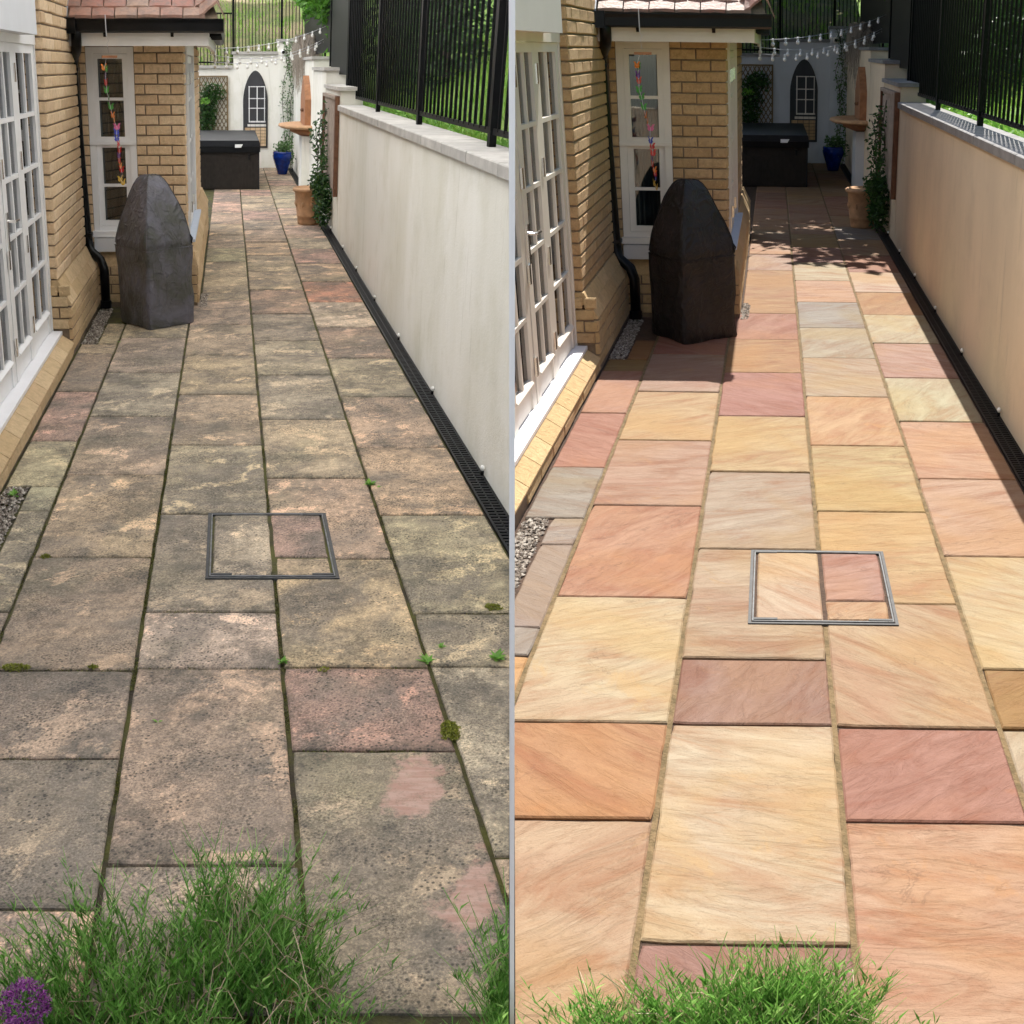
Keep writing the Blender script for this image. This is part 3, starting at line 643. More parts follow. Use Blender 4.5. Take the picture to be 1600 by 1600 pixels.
def house(Y):
    sd_ = Y.side; wh = WHERE[sd_]; UB = -1.44; UD = -1.50; VP = 8.45; VB = 10.36
    h = empty('brick_house', Y, (-1.5, 7, 0), 'buff brick house wall with white glazed doors and stepped plinth, %s' % wh, 'house')
    # body and pier
    MB().box(-1.70, UB - 0.012, VP + 0.01, VB + 0.3, -0.05, 3.3).out('wall', 'mortar', Y, h)
    MB().box(-3.2, -3.0, 2.0, VB + 0.3, -0.05, 3.3).out('inner_wall', 'room_dark', Y, h)
    MB().box(-3.0, -1.58, 2.0, VB, 0.12, 0.16).out('inner_floor', 'room_dark', Y, h)
    MB().box(-3.0, -1.56, 2.0, VB, 2.30, 3.3).out('wall_above', 'mortar', Y, h)
    courses(Y, h, 'u', UB, VP, VB - 0.012, 0.552, 2.96, 0.37)
    # reveal facing the viewer beside the doors
    w = 0.552; k = 0
    while w < 2.96:
        brick(Y, h, 'v', UD - 0.055, VP, w, 0.112, dp=0.012, name='brick'); w += 0.0823; k += 1
    # pier plinth: splayed cap + courses below
    MB().box(-1.50, -1.353, VP - 0.02, VB, -0.03, 0.36).out('plinth_core', 'mortar', Y, h)
    v = VP - 0.03
    while v < VB - 0.02:
        v1 = min(v + 0.36, VB)
        MB().prism([(-1.345, 0.362), (-1.345, 0.372), (-1.392, 0.452), (-1.43, 0.452), (-1.43, 0.362)], 1, v + .006, v1 - .004).out('splay_brick', 'plinth_brick', Y, h)
        MB().prism([(-1.388, 0.458), (-1.394, 0.462), (-1.434, 0.542), (-1.50, 0.542), (-1.50, 0.458)], 1, v + .006, v1 - .004).out('splay_brick', 'plinth_brick', Y, h)
        v = v1
    courses(Y, h, 'u', -1.345, VP - 0.03, VB, 0.03, 0.34, 0.37, mat='plinth_brick', name='plinth_brick')
    for k in range(4): courses(Y, h, 'v', VP - 0.035, -1.505, -1.352, 0.19 + 0.0823 * k, 0.25 + 0.0823 * k, 0.13, mat='plinth_brick', start=k, name='plinth_brick')
    # long low plinth under the doors with sloping brick caps
    MB().box(-1.62, -1.353, 0.5, VP - 0.04, -0.03, 0.07).out('plinth_core', 'mortar', Y, h)
    v = VP - 0.04; i = 0
    while v > 1.5:
        v0 = v - 0.34
        MB().prism([(-1.342, 0.078), (-1.342, 0.088), (-1.432, 0.150), (-1.50, 0.150), (-1.50, 0.078)], 1, v0 + .004, v - .004).out('sloping_brick', 'plinth_brick', Y, h)
        v = v0; i += 1
    courses(Y, h, 'u', -1.347, 3.0, VP - 0.04, 0.003, 0.055, 0.37, h=0.062, mat='plinth_brick', name='plinth_brick')
    # threshold
    MB().box(-1.60, -1.425, 0.8, VP - 0.045, 0.152, 0.176).out('threshold', 'upvc_white', Y, h)
    # door head and white canopy box
    MB().box(-1.56, UD + 0.012, 2.0, VP, 2.14, 2.30).out('door_head', 'white_paint', Y, h)
    MB().box(-1.56, -1.38, 2.0, 7.85, 2.19, 3.2).out('canopy_box', 'panel_grey', Y, h)
    # sidelight frame and three leaves
    MB().box(-1.56, UD + 0.008, VP - 0.045, VP - 0.002, 0.176, 2.14).out('door_jamb', 'white_paint', Y, h)
    leaves = [(7.58, 8.40, 7.70, 8.30), (6.90, 7.57, 7.02, 7.47), (6.22, 6.89, 6.33, 6.78), (5.40, 6.20, 5.52, 6.08), (4.60, 5.38, 4.72, 5.26), (3.8, 4.58, 3.92, 4.46)]
    for i, (a, b, g0, g1) in enumerate(leaves):
        d = empty('door', Y, (UD, (a + b) / 2, 0.18)); d.parent = h; d.location = Y.w(UD, (a + b) / 2, 0.18) - wpos(h)
        pl = UD if i != 1 else UD + 0.004
        MB().box(pl - .045, pl, a, g0, 0.18, 2.138).out('stile', 'white_paint', Y, d)
        MB().box(pl - .045, pl, g1, b, 0.18, 2.138).out('stile', 'white_paint', Y, d)
        MB().box(pl - .045, pl, g0, g1, 2.085, 2.138).out('top_rail', 'white_paint', Y, d)
        MB().box(pl - .045, pl - .010, g0, g1, 0.18, 0.325).out('bottom_panel', 'white_paint', Y, d)
        MB().prism([(pl + .012, .325), (pl + .012, .333), (pl - .01, .352), (pl - .045, .352), (pl - .045, .325)], 1, g0 - .01, g1 + .01).out('weather_bar', 'white_paint', Y, d)
        gm = (g0 + g1) / 2
        for z in MZ: MB().box(pl - .034, pl - .002, g0, g1, z - .013, z + .013).out('glazing_bar', 'white_paint', Y, d)
        MB().box(pl - .036, pl - .004, gm - .018, gm + .018, .352, 2.085).out('glazing_bar', 'white_paint', Y, d)
        zs = [.352] + MZ[::-1] + [2.085]
        for z0, z1 in zip(zs, zs[1:]):
            for x0, x1 in ((g0, gm), (gm, g1)): MB().box(pl - .024, pl - .020, x0, x1, z0, z1).out('pane', 'glass', Y, d)
        if i > 0 or True:
            for z in (0.40, 0.93, 1.45, 1.97):
                if i < 3: MB().box(pl, pl + 0.012, a - 0.022, a + 0.022, z - 0.055, z + 0.055).out('hinge', 'chrome', Y, d)
        if i in (1,):
            hd = MB().box(pl, pl + .008, a + .03, a + .075, 0.98, 1.2).out('handle', 'chrome', Y, d)
            MB().tube([(pl + .008, a + .05, 1.15), (pl + .05, a + .05, 1.15), (pl + .05, a + .17, 1.145)], 0.009, 8).out('handle', 'chrome', Y, d)
    for k in range(3):
        b = MB(); a = 4.2 + k * 1.45; n = 26
        pts = [(-1.66 - 0.02 * math.sin(i * 1.9), a + i * 0.017) for i in range(n)]
        lp = pts + [(p[0] - .01, p[1]) for p in pts[::-1]]
        b.prism(lp, 2, 0.2, 2.12); b.out('curtain', 'curtain', Y, h)
for Y in (L, R): house(Y)

# ------------------------------------------------------------------ bay extension
def bay(Y):
    sd_ = Y.side; wh = WHERE[sd_]; VB = 10.36; U0 = -1.44; U1 = -0.55; F = 15.3
    wx0, wx1, wz0, wz1 = -1.375, -0.975, 0.60, 2.155
    e = empty('bay_extension', Y, (-1.0, VB, 0), 'single-storey buff brick bay with tall sash window and tiled roof, %s' % wh, 'house')
    # core with window hole (front), flank
    for bx in ((U0 - .02, wx0, VB + .012, VB + .28, -.05, 2.3), (wx1, U1 - .012, VB + .012, VB + .20, -.05, 2.3), (wx0, wx1, VB + .012, VB + .28, -.05, wz0), (wx0, wx1, VB + .012, VB + .28, wz1, 2.3)):
        MB().box(*bx).out('wall', 'mortar', Y, e)
    MB().box(-1.44, U1 - .012, 12.75, F, -.05, 2.3).out('wall', 'mortar', Y, e)
    MB().box(U1 - 0.25, U1 - .012, VB + .20, 12.75, -.05, 0.5).out('wall', 'mortar', Y, e)
    MB().box(-1.44, U1 - .30, VB + 1.6, VB + 1.65, -.05, 2.3).out('inner_wall', 'room_dark', Y, e)
    courses(Y, e, 'v', VB, U0 + .01, U1, 0.552, 2.22, 0.208, holes=((wx0 - .004, wx1 + .004, 0.40, 3),))
    # flank: corner bricks, then strip beyond the side window
    courses(Y, e, 'u', U1, VB + .004, VB + .20, 0.552, 2.22, 0.20)
    courses(Y, e, 'u', U1, 12.75, F, 0.552, 2.22, 1.27)
    courses(Y, e, 'v', F - 2.6, U1 - .002, U1 + .0, 0.5, 0.51, 0.2)
    # plinth
    MB().box(U0, -.475, VB - .07, F + .1, -.05, .34).out('plinth_core', 'mortar', Y, e)
    courses(Y, e, 'v', VB - .08, -1.345, -.465, 0.03, 0.34, 0.208, mat='plinth_brick', name='plinth_brick')
    courses(Y, e, 'u', -.462, VB - .08, F + .1, 0.03, 0.34, 0.6, mat='plinth_brick', name='plinth_brick')
    u = -1.345
    while u < -.48:
        u1 = min(u + .215, -.466)
        MB().prism([(VB - .08, .345), (VB - .08, .355), (VB - .02, .47), (VB + .03, .47), (VB + .03, .345)], 0, u + .004, u1 - .004).out('splay_brick', 'plinth_brick', Y, e); u = u1
    v = VB - .08
    while v < F:
        v1 = v + .45
        MB().prism([(-.462, .345), (-.462, .355), (-.542, .52), (-.60, .52), (-.60, .345)], 1, v + .004, v1 - .004).out('splay_brick', 'plinth_brick', Y, e); v = v1
    # front window
    wn = empty('window', Y, (-1.17, VB, .6)); wn.parent = e; wn.location = Y.w(-1.17, VB, .6) - wpos(e)
    MB().box(wx0, wx0 + .055, VB + .01, VB + .10, wz0 + .05, wz1).out('frame', 'white_paint', Y, wn)
    MB().box(wx1 - .055, wx1, VB + .01, VB + .10, wz0 + .05, wz1).out('frame', 'white_paint', Y, wn)
    MB().box(wx0 + .055, wx1 - .055, VB + .01, VB + .10, wz1 - .05, wz1).out('frame', 'white_paint', Y, wn)
    MB().box(wx0 - .01, wx1 + .01, VB - .05, VB + .10, wz0, wz0 + .05).out('sill', 'white_paint', Y, wn)
    MB().box(wx0 + .055, wx1 - .055, VB + .02, VB + .09, wz0 + .05, wz0 + .09).out('frame', 'white_paint', Y, wn)
    MB().box(-1.37, -1.03, VB - .085, VB + .02, .48, .592).out('sill_block', 'panel_grey', Y, wn)
    glazed(Y, wn, VB + .012, 'v', wx0 + .056, wx1 - .056, 1.40, wz1 - .052, [1.745], [], fr=.04)
    glazed(Y, wn, VB + .03, 'v', wx0 + .056, wx1 - .056, wz0 + .092, 1.395, [1.035], [], fr=.045)
    MB().box(wx0 - .0, wx1 + .0, VB - .005, VB + .03, 1.375, 1.405).out('meeting_rail', 'white_paint', Y, wn)
    b = MB(); n = 60; pts = [(wx0 + .06 + i * .0048, VB + .19 + .02 * math.sin(i * .85) + .008 * math.sin(i * 2.3)) for i in range(n)]
    b.prism([(p[0], p[1]) for p in pts] + [(p[0], p[1] + .006) for p in pts[::-1]], 2, .6, 2.2); b.out('curtain', 'curtain', Y, wn, smooth=False)
    # side window, seen edge on
    sw = empty('window', Y, (U1, 11.6, .5)); sw.parent = e; sw.location = Y.w(U1, 11.6, .5) - wpos(e)
    MB().box(U1 - .12, U1 + .015, VB + .21, VB + .26, .5, 2.2).out('frame', 'white_paint', Y, sw)
    MB().box(U1 - .12, U1 + .015, 12.70, 12.75, .5, 2.2).out('frame', 'white_paint', Y, sw)
    MB().box(U1 - .12, U1 + .015, VB + .26, 12.70, 2.1, 2.2).out('frame', 'white_paint', Y, sw)
    MB().box(U1 - .12, U1 + .06, VB + .12, 12.8, .535, .56).out('sill', 'sill_grey', Y, sw)
    for i in range(3):
        a = VB + .27 + i * .69; glazed(Y, sw, U1 - .01 + (0.008 if i == 1 else 0), 'u', a, a + .68, .57, 2.09, [.95, 1.33, 1.71], [a + .34], fr=.06)
        for z in (.75, 1.9): MB().box(U1, U1 + .02, a - .02, a + .02, z - .05, z + .05).out('hinge', 'chrome', Y, sw)
    # eaves
    EV = 9.78
    MB().box(-1.50, -.335, EV + .1, EV + .13, 2.155, 2.27).out('fascia_board', 'white_fascia', Y, e)
    MB().box(-1.50, -.345, EV + .131, VB + .2, 2.225, 2.265).out('soffit', 'white_fascia', Y, e)
    MB().box(-.375, -.337, EV + .131, F + .5, 2.158, 2.262).out('fascia_board', 'white_fascia', Y, e)
    MB().box(-.60, -.376, VB + .2, F + .5, 2.228, 2.262).out('soffit', 'white_fascia', Y, e)
    # gutters: half-round-ish channel
    g = [(-.05, .0), (-.052, .055), (-.06, .085), (-.066, .088), (-.066, .08), (0.06, .08), (.06, .0), (.03, -.012), (-.02, -.012)]
    MB().prism([(EV + .035 + a, 2.262 + b) for a, b in g], 0, -1.50, -.215).out('gutter', 'black_plastic', Y, e)
    MB().box(-1.51, -1.37, EV - .04, EV + .10, 2.245, 2.36).out('gutter_outlet', 'black_plastic', Y, e)
    MB().prism([(-.29 - a, 2.262 + b) for a, b in g], 1, EV + .10, F + .5).out('gutter', 'black_plastic', Y, e)
    for u in (-1.15, -.62): MB().prism([(EV + .02, 2.25), (EV + .06, 2.25), (EV + .05, 2.22)], 0, u - .012, u + .012).out('gutter_bracket', 'black_plastic', Y, e)
    for k in range(3): MB().box(-.33, -.235, EV + .3 + k * .55, EV + .34 + k * .55, 2.225, 2.25).out('gutter_bracket', 'black_plastic', Y, e)
    # downpipe
    dp = MB().tube([(-1.375, EV + .03, 2.30), (-1.375, EV + .03, 2.215), (-1.38, EV + .07, 2.17), (-1.40, 9.98, 2.125), (-1.44, 10.15, 2.085), (-1.465, 10.23, 2.03), (-1.468, 10.24, 1.93), (-1.44, 10.24, 1.0), (-1.425, 10.24, .60), (-1.405, 10.22, .50), (-1.31, 10.16, .425), (-1.28, 10.14, .34), (-1.28, 10.14, 0.02)], .041, 12)
    d = dp.out('downpipe', 'black_plastic', Y, e, smooth=True)
    for z, u in ((1.97, -1.468), (.62, -1.425)):
        MB().box(u - .06, u + .045, 10.20, 10.33, z, z + .025).out('pipe_clip', 'black_plastic', Y, d)
    MB().lathe((-1.28, 10.14, .012), [(.050, 0), (.050, .06), (.042, .065)], 12).out('pipe_shoe', 'black_plastic', Y, d)
    # roof: underlying slope, tiles, bonnet hips, lead
    def rp(t): return (EV + .0 + t * .50, 2.36 + t * .42)
    a, b2 = rp(0.05), rp(3.4)
    hipu = lambda t: -.255 - t * .16
    MB().add([(-1.5, a[0], a[1] - .03), (hipu(0), a[0], a[1] - .03), (hipu(3.4), b2[0], b2[1] - .03), (-1.5, b2[0], b2[1] - .03), (-1.5, a[0] + .3, a[1] - .08), (hipu(0), a[0] + .3, a[1] - .08)],
             [(0, 1, 2, 3), (0, 4, 5, 1)]).out('roof_deck', 'mortar', Y, e)
    fa = F + .5
    MB().add([(-.25, a[0], 2.34), (-.25, fa, 2.34), (-.9, fa, 3.3), (-.9, b2[0], 3.3)], [(0, 1, 2, 3)]).out('roof_deck', 'roof_tile', Y, e)
    for row in range(10):
        t0, t1 = row * .165, row * .165 + .20; p0, p1 = rp(t0), rp(t1)
        u = -1.42 - (0.09 if row % 2 else 0); umax = hipu(t0) - .10
        while u < umax:
            ue = min(u + .176, umax + .03); z = rr(0, .006); n_ = 3; c = MB(); vs = []
            for (pp, dz) in ((p0, .012 + z), (p1, .0 + z)):
                for q in range(n_ + 1):
                    x = u + .003 + (ue - u - .006) * q / n_; vs.append((x, pp[0], pp[1] + dz + .004 * math.sin(math.pi * q / n_)))
            vs += [(x, y, zz - .022) for (x, y, zz) in vs]; m = n_ + 1
            fs = []
            for q in range(n_): fs += [(q, q + 1, m + q + 1, m + q), (2 * m + q, 2 * m + q + 1, q + 1, q), (3 * m + q + 1, 3 * m + q, m + q, m + q + 1)]
            fs += [(0, m, 3 * m, 2 * m), (m - 1, 3 * m - 1, 4 * m - 1, 2 * m - 1)]
            c.add(vs, fs); c.out('roof_tile', 'roof_tile', Y, e); u += .178
        # bonnet tile
        c = MB(); h0 = hipu(t0); vs = []; m = 7
        for (pp, sc2, dz) in ((p0, 1.0, .02), (p1, .75, .03)):
            hh = hipu(t0 if pp is p0 else t1)
            for q in range(m):
                ang = q / (m - 1); x = hh - .15 * sc2 + .21 * sc2 * ang; lift = .075 * sc2 * math.sin(ang * math.pi * .9) ** 2 * (1.5 if ang > .5 else 1) - (.05 * max(0, ang - .75) * 4)
                vs.append((x, pp[0] + .12 * max(0, ang - .6), pp[1] + dz + lift))
        vs += [(x, y, zz - .02) for (x, y, zz) in vs]
        fs = []
        for q in range(m - 1): fs += [(q, q + 1, m + q + 1, m + q), (2 * m + q, 2 * m + q + 1, q + 1, q)]
        c.add(vs, fs); c.out('bonnet_tile', 'roof_tile', Y, e, smooth=False)
    MB().add([(-1.56, EV + .0, 2.36), (-1.43, EV + .0, 2.375), (-1.43, EV + .7, 3.0), (-1.56, EV + .7, 3.05), (-1.56, EV, 2.30), (-1.43, EV, 2.33)], [(0, 1, 2, 3), (4, 5, 1, 0)]).out('lead_flashing', 'lead', Y, e)
for Y in (L, R): bay(Y)

# ------------------------------------------------------------------ covered barbecue
def cover(Y):
    sd_ = Y.side
    q = [(-1.115, 9.62), (-.834, 9.22), (-.480, 9.56), (-.765, 9.98)]; cx, cy = -.80, 9.60
    lv = [(0, 1.0), (.012, 1.02), (.10, 1.005), (.22, 1.0), (.34, 1.01), (.46, 1.02), (.57, 1.03), (.62, 1.045), (.632, 1.05), (.640, 1.02), (.655, 1.04), (.70, 1.02), (.78, .94), (.88, .82), (.98, .685), (1.06, .565), (1.12, .46), (1.16, .36), (1.185, .26), (1.195, .12)]
    b = MB(); N = 48; k0 = 0
    for (z, s) in lv:
        for j in range(N):
            t = j / N * 4; i = int(t); f = t - i; a, c = q[i], q[(i + 1) % 4]
            ff = f; x = a[0] + (c[0] - a[0]) * ff; y = a[1] + (c[1] - a[1]) * ff
            e = min(f, 1 - f)
            rd = 1 - .03 * max(0, 1 - e / .07)                      # softened corners
            bulge = 1 + .05 * math.sin(math.pi * f) * (1 if z > .64 else .4)
            nz = noise.noise(Vector((x * 5 + (3 if sd_ == 'R' else 0), y * 5, z * 5))) * .085 + noise.noise(Vector((x * 14, y * 14 + 7, z * 17))) * .018
            ss = s * rd * bulge * (1 + nz)
            dip = .022 * noise.noise(Vector((x * 6, y * 6, 3))) if z < .02 else 0
            cut = -.03 * (1 - abs(f - .0) * 2) if z in (.64,) else 0
            b.v.append((cx + (x - cx) * ss - .03 * max(0, z - .7), cy + (y - cy) * ss, z + (max(0, dip) if z < .02 else noise.noise(Vector((x * 7, y * 7, z))) * .008)))
    for i in range(len(lv) - 1):
        for j in range(N): b.f.append((i * N + j, i * N + (j + 1) % N, (i + 1) * N + (j + 1) % N, (i + 1) * N + j))
    b.f.append(tuple((len(lv) - 1) * N + j for j in range(N)))
    root = empty('covered_barbecue', Y, (cx, cy, 0), '%s fabric cover over a tall barbecue, %s' % ('faded olive and grey' if sd_ == 'L' else 'dark brown-black', WHERE[sd_]), 'barbecue cover')
    b.out('fabric_cover', 'cover_' + sd_, Y, root, smooth=True)
    # piped seams
    sm = MB(); pts = []
    for j in range(N + 1):
        p = b.v[8 * N + j % N]; pts.append((cx + (p[0] - cx) * 1.008, cy + (p[1] - cy) * 1.008, p[2] + .004))
    sm.tube(pts, .0035, 5, False); sm.out('seam', 'cover_' + sd_, Y, root)
    for c in (0, 12, 24):
        sm = MB(); pts = []
        for i in range(10, len(lv)):
            p = b.v[i * N + c]; pts.append((cx + (p[0] - cx) * 1.006, cy + (p[1] - cy) * 1.006, p[2] + .002))
        sm.tube(pts, .0035, 5); sm.out('seam', 'cover_' + sd_, Y, root)
    tie = b.v[11 * N + 24]
    MB().tube([(tie[0] - .01, tie[1], tie[2] + .03), (tie[0] + .012, tie[1] - .01, tie[2]), (tie[0], tie[1] - .01, tie[2] - .04)], .006, 5).out('drawcord', 'black_plastic', Y, root)
for Y in (L, R): cover(Y)

# ------------------------------------------------------------------ wind chime
def chime(Y):
    wh = WHERE[Y.side]; V_ = 9.66; r = empty('butterfly_chime', Y, (-1.11, V_, 2.35), 'string of coloured butterflies hanging from a wooden bar before the bay window, %s' % wh, 'wind chime')
    MB().tube([(-1.125, V_, 2.375), (-1.122, V_, 2.22)], .0035, 5).out('hook', 'string', Y, r)
    MB().tube([(-1.122, V_, 2.22), (-1.105, V_, 2.19), (-1.12, V_, 2.17), (-1.11, V_, 2.10)], .002, 4).out('hook', 'string', Y, r)
    MB().box(-1.165, -1.045, V_ - .014, V_ + .014, 2.065, 2.083).out('wooden_bar', 'terracotta', Y, r)
    path = [(-1.15, 1.99, 'orange'), (-1.135, 1.98, 'green'), (-1.145, 1.92, 'purple'), (-1.14, 1.88, 'red'), (-1.14, 1.82, 'green'), (-1.125, 1.77, 'green'), (-1.115, 1.70, 'green'), (-1.10, 1.64, 'orange'), (-1.09, 1.60, 'orange'), (-1.07, 1.55, 'pink'), (-1.075, 1.51, 'blue'), (-1.075, 1.46, 'blue'), (-1.065, 1.42, 'red'), (-1.06, 1.37, 'red'), (-1.065, 1.33, 'purple'), (-1.065, 1.29, 'red'), (-1.055, 1.25, 'orange'), (-1.05, 1.22, 'red'), (-1.045, 1.19, 'blue'), (-1.06, 1.15, 'yellow'), (-1.04, 1.12, 'yellow')]
    MB().tube([(-1.13, V_, 2.065)] + [(u, V_, w) for u, w, _ in path], .0018, 4).out('thread', 'string', Y, r)
    for u, w, c in path:
        b = MB(); a = rr(0, 6.28); ca, sa = math.cos(a), math.sin(a)
        for s in (-1, 1):
            t = rr(.2, .9)
            pts = [(0, -.015), (.014, -.020), (.028, -.006), (.020, .006), (.034, .024), (.016, .026), (0, .010)]
            vs = []
            for x, z in pts: vs.append((u + s * x * ca * math.cos(t), V_ + s * x * sa, w + z + abs(x) * math.sin(t) * .6))
            vs += [(x, y + .0015, z) for x, y, z in vs]; n = 7
            b.add(vs, [tuple(range(n)), tuple(range(n, 2 * n))[::-1]] + [(i, (i + 1) % n, n + (i + 1) % n, n + i) for i in range(n)])
        b.out('butterfly', 'wing_' + c, Y, r)
for Y in (L, R): chime(Y)

# ------------------------------------------------------------------ foliage builders
def cloud(b, c, rad, n, ln, wd, up=0.2):
    for _ in range(n):
        while True:
            d = Vector((rr(-1, 1), rr(-1, 1), rr(-1, 1)))
            if d.length < 1: break
        d = d * (0.55 + 0.45 * d.length); p = (c[0] + d.x * rad[0], c[1] + d.y * rad[1], c[2] + d.z * rad[2])
        b.leaf(p, (rr(-1, 1), rr(-1, 1), rr(-.8, .6) + up), (rr(-1, 1), rr(-1, 1), rr(-1, 1)), ln * rr(.6, 1.2), wd * rr(.7, 1.2), rr(-.1, .15))
def climber(b, st, path, spread, n, ln, wd):
    for _ in range(n):
        t = rnd() * (len(path) - 1); i = int(t); f = t - i; a, c = Vector(path[i]), Vector(path[i + 1]); p = a.lerp(c, f)
        p += Vector((rr(-1, 1) * spread[0], rr(-1, 1) * spread[1], rr(-1, 1) * spread[2]))
        b.leaf(p, (rr(-1, 1), rr(-1, .3), rr(-1, .3)), (rr(-1, 1), rr(-1, 1), rr(-.5, .5)), ln * rr(.6, 1.2), wd * rr(.7, 1.2))
    st.tube(path, .006, 5)

# ------------------------------------------------------------------ far end: pots, fountain, hot tub, wall
def far(Y):
    sd_ = Y.side; wh = WHERE[sd_]; VW = 25.36
    # hot tub
    ht = empty('hot_tub', Y, (-.3, 22, 0), 'dark hot tub with black padded lid behind the bay, %s' % wh, 'hot tub')
    MB().box(-1.2, .32, 20.76, 24.0, 0.0, .64).out('cabinet', 'tub_panel', Y, ht)
    u = -1.2
    while u < .30:
        MB().box(u + .004, u + .052, 20.74, 20.765, .03, .62).out('panel', 'tub_panel', Y, ht); u += .056
    MB().box(.315, .335, 20.74, 20.78, .0, .64).out('corner_trim', 'tub_vinyl', Y, ht)
    b = MB(); b.prism([(-1.22, .64), (.35, .625), (.352, .70), (.340, .79), (.325, .815), (-1.22, .815)], 1, 20.70, 24.1); b.out('lid', 'tub_vinyl', Y, ht)
    MB().box(-1.22, .33, 20.69, 20.699, .62, .72).out('lid_skirt', 'black_plastic', Y, ht)
    MB().add([(-.085, 20.685, .70), (.02, 20.685, .70), (.05, 20.685, .755), (-.085, 20.685, .755)], [(0, 1, 2, 3)]).out('care_label', 'label_white', Y, ht)
    MB().box(.14, .175, 20.71, 20.738, .50, .59).out('lid_clip', 'black_plastic', Y, ht)
    # end wall
    ew = empty('end_wall', Y, (.2, VW, 0), 'white rendered end wall with stepped coping and arched window, %s' % wh, 'wall')
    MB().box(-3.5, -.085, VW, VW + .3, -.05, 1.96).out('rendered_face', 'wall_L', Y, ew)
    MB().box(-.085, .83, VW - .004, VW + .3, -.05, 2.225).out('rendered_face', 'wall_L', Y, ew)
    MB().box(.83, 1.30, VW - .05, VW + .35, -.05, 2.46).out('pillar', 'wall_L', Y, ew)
    for (a, c, z, v) in ((-3.5, -.10, 1.962, VW - .06), (-.12, .828, 2.227, VW - .066), (.80, 1.33, 2.462, VW - .1)):
        MB().box(a, c, v, VW + .36, z, z + .055).out('coping_stone', 'coping', Y, ew)
    # arched window
    aw = empty('arched_window', Y, (.365, VW, .4), ); aw.parent = ew; aw.location = Y.w(.365, VW, .4) - wpos(ew)
    def arch(hw, z0, zs, zt, n=8):
        pts = [(.365 - hw, z0)]; 
        for i in range(n + 1): t = i / n; pts.append((.365 - hw * math.cos(t * math.pi / 2) ** 1.1, zs + (zt - zs) * math.sin(t * math.pi / 2) ** 1.25))
        r_ = [(.365 + (.365 - p[0]), p[1]) for p in pts[::-1]]
        return pts + r_[1:]
    MB().prism(arch(.255, .40, 1.35, 1.92), 1, VW - .03, VW - .006).out('frame', 'dark_steel', Y, aw)
    MB().prism(arch(.225, .43, 1.35, 1.87), 1, VW - .038, VW - .0305).out('backing', 'room_dark', Y, aw)
    for i in range(6):
        for j in range(4):
            MB().box(.145 + j * .111, .25 + j * .111, VW - .046, VW - .0385, .44 + i * .062, .495 + i * .062).out('brick', 'brick', Y, aw)
    MB().box(.20, .585, VW - .055, VW - .039, .83, .875).out('casement', 'white_fascia', Y, aw)
    MB().box(.225, .575, VW - .055, VW - .039, .91, .94).out('casement', 'white_paint', Y, aw)
    for x in (.225, .39, .545): MB().box(x, x + .02, VW - .053, VW - .039, .94, 1.60).out('casement', 'white_paint', Y, aw)
    for z in (1.18, 1.37, 1.60): MB().box(.22, .57, VW - .054, VW - .0395, z, z + .018).out('casement', 'white_paint', Y, aw)
    for k in range(5): MB().box(.16 + k * .1, .164 + k * .1, VW - .064, VW - .060, .43, 1.62).out('lead_bar', 'dark_steel', Y, aw)
    MB().lathe((.93, VW - .12, 2.22), [(.02, -.0), (.05, .0), (.055, .05), (.05, .09), (.01, .10)], 12).out('security_camera', 'white_paint', Y, None, smooth=True, label='small white dome security camera on the end wall pillar, %s' % wh, cat='camera')
    MB().lathe((.93, VW - .172, 2.265), [(.004, -.03), (.026, -.022), (.032, .0), (.026, .022), (.004, .03)], 12, 1, .4).out('lens_trim', 'black_plastic', Y, None, smooth=True, label='black camera lens housing on the end wall pillar, %s' % wh, cat='camera')
    # trellis and shrub
    tr = empty('trellis', Y, (-.48, VW - .06, .7), 'brown diamond lattice trellis fixed to the end wall, %s' % wh, 'trellis')
    for bx in ((-.23, -.20, .6, 1.82), (-.80, -.77, .6, 1.82)): MB().box(bx[0], bx[1], VW - .07, VW - .03, bx[2], bx[3]).out('frame_post', 'trellis_wood', Y, tr)
    MB().box(-.77, -.23, VW - .068, VW - .032, 1.79, 1.82).out('frame_rail', 'trellis_wood', Y, tr)
    x0, x1, z0, z1 = -.77, -.23, .6, 1.79
    for s in (1, -1):
        c = -2.0
        while c < 2.6:
            pts = []
            for k in range(101):
                x = x0 + (x1 - x0) * k / 100; z = c + s * (x - x0) * 1.75 + (0 if s == 1 else .95)
                if z0 <= z <= z1: pts.append((x, z))
            if len(pts) > 2:
                a, e = pts[0], pts[-1]; dx, dz = e[0] - a[0], e[1] - a[1]; l = math.hypot(dx, dz); px, pz = -dz / l * .009, dx / l * .009; y = VW - .055 if s == 1 else VW - .046
                MB().add([(a[0] - px, y, a[1] - pz), (e[0] - px, y, e[1] - pz), (e[0] + px, y, e[1] + pz), (a[0] + px, y, a[1] + pz), (a[0] - px, y + .008, a[1] - pz), (e[0] - px, y + .008, e[1] - pz), (e[0] + px, y + .008, e[1] + pz), (a[0] + px, y + .008, a[1] + pz)],
                         [(0, 1, 2, 3), (7, 6, 5, 4), (0, 4, 5, 1), (2, 6, 7, 3), (1, 5, 6, 2), (0, 3, 7, 4)]).out('slat', 'trellis_wood', Y, tr)
            c += .145
    sh = empty('climbing_shrub', Y, (-.65, VW - .15, 0), 'dark glossy evergreen climber covering half the trellis, %s' % wh, 'plant')
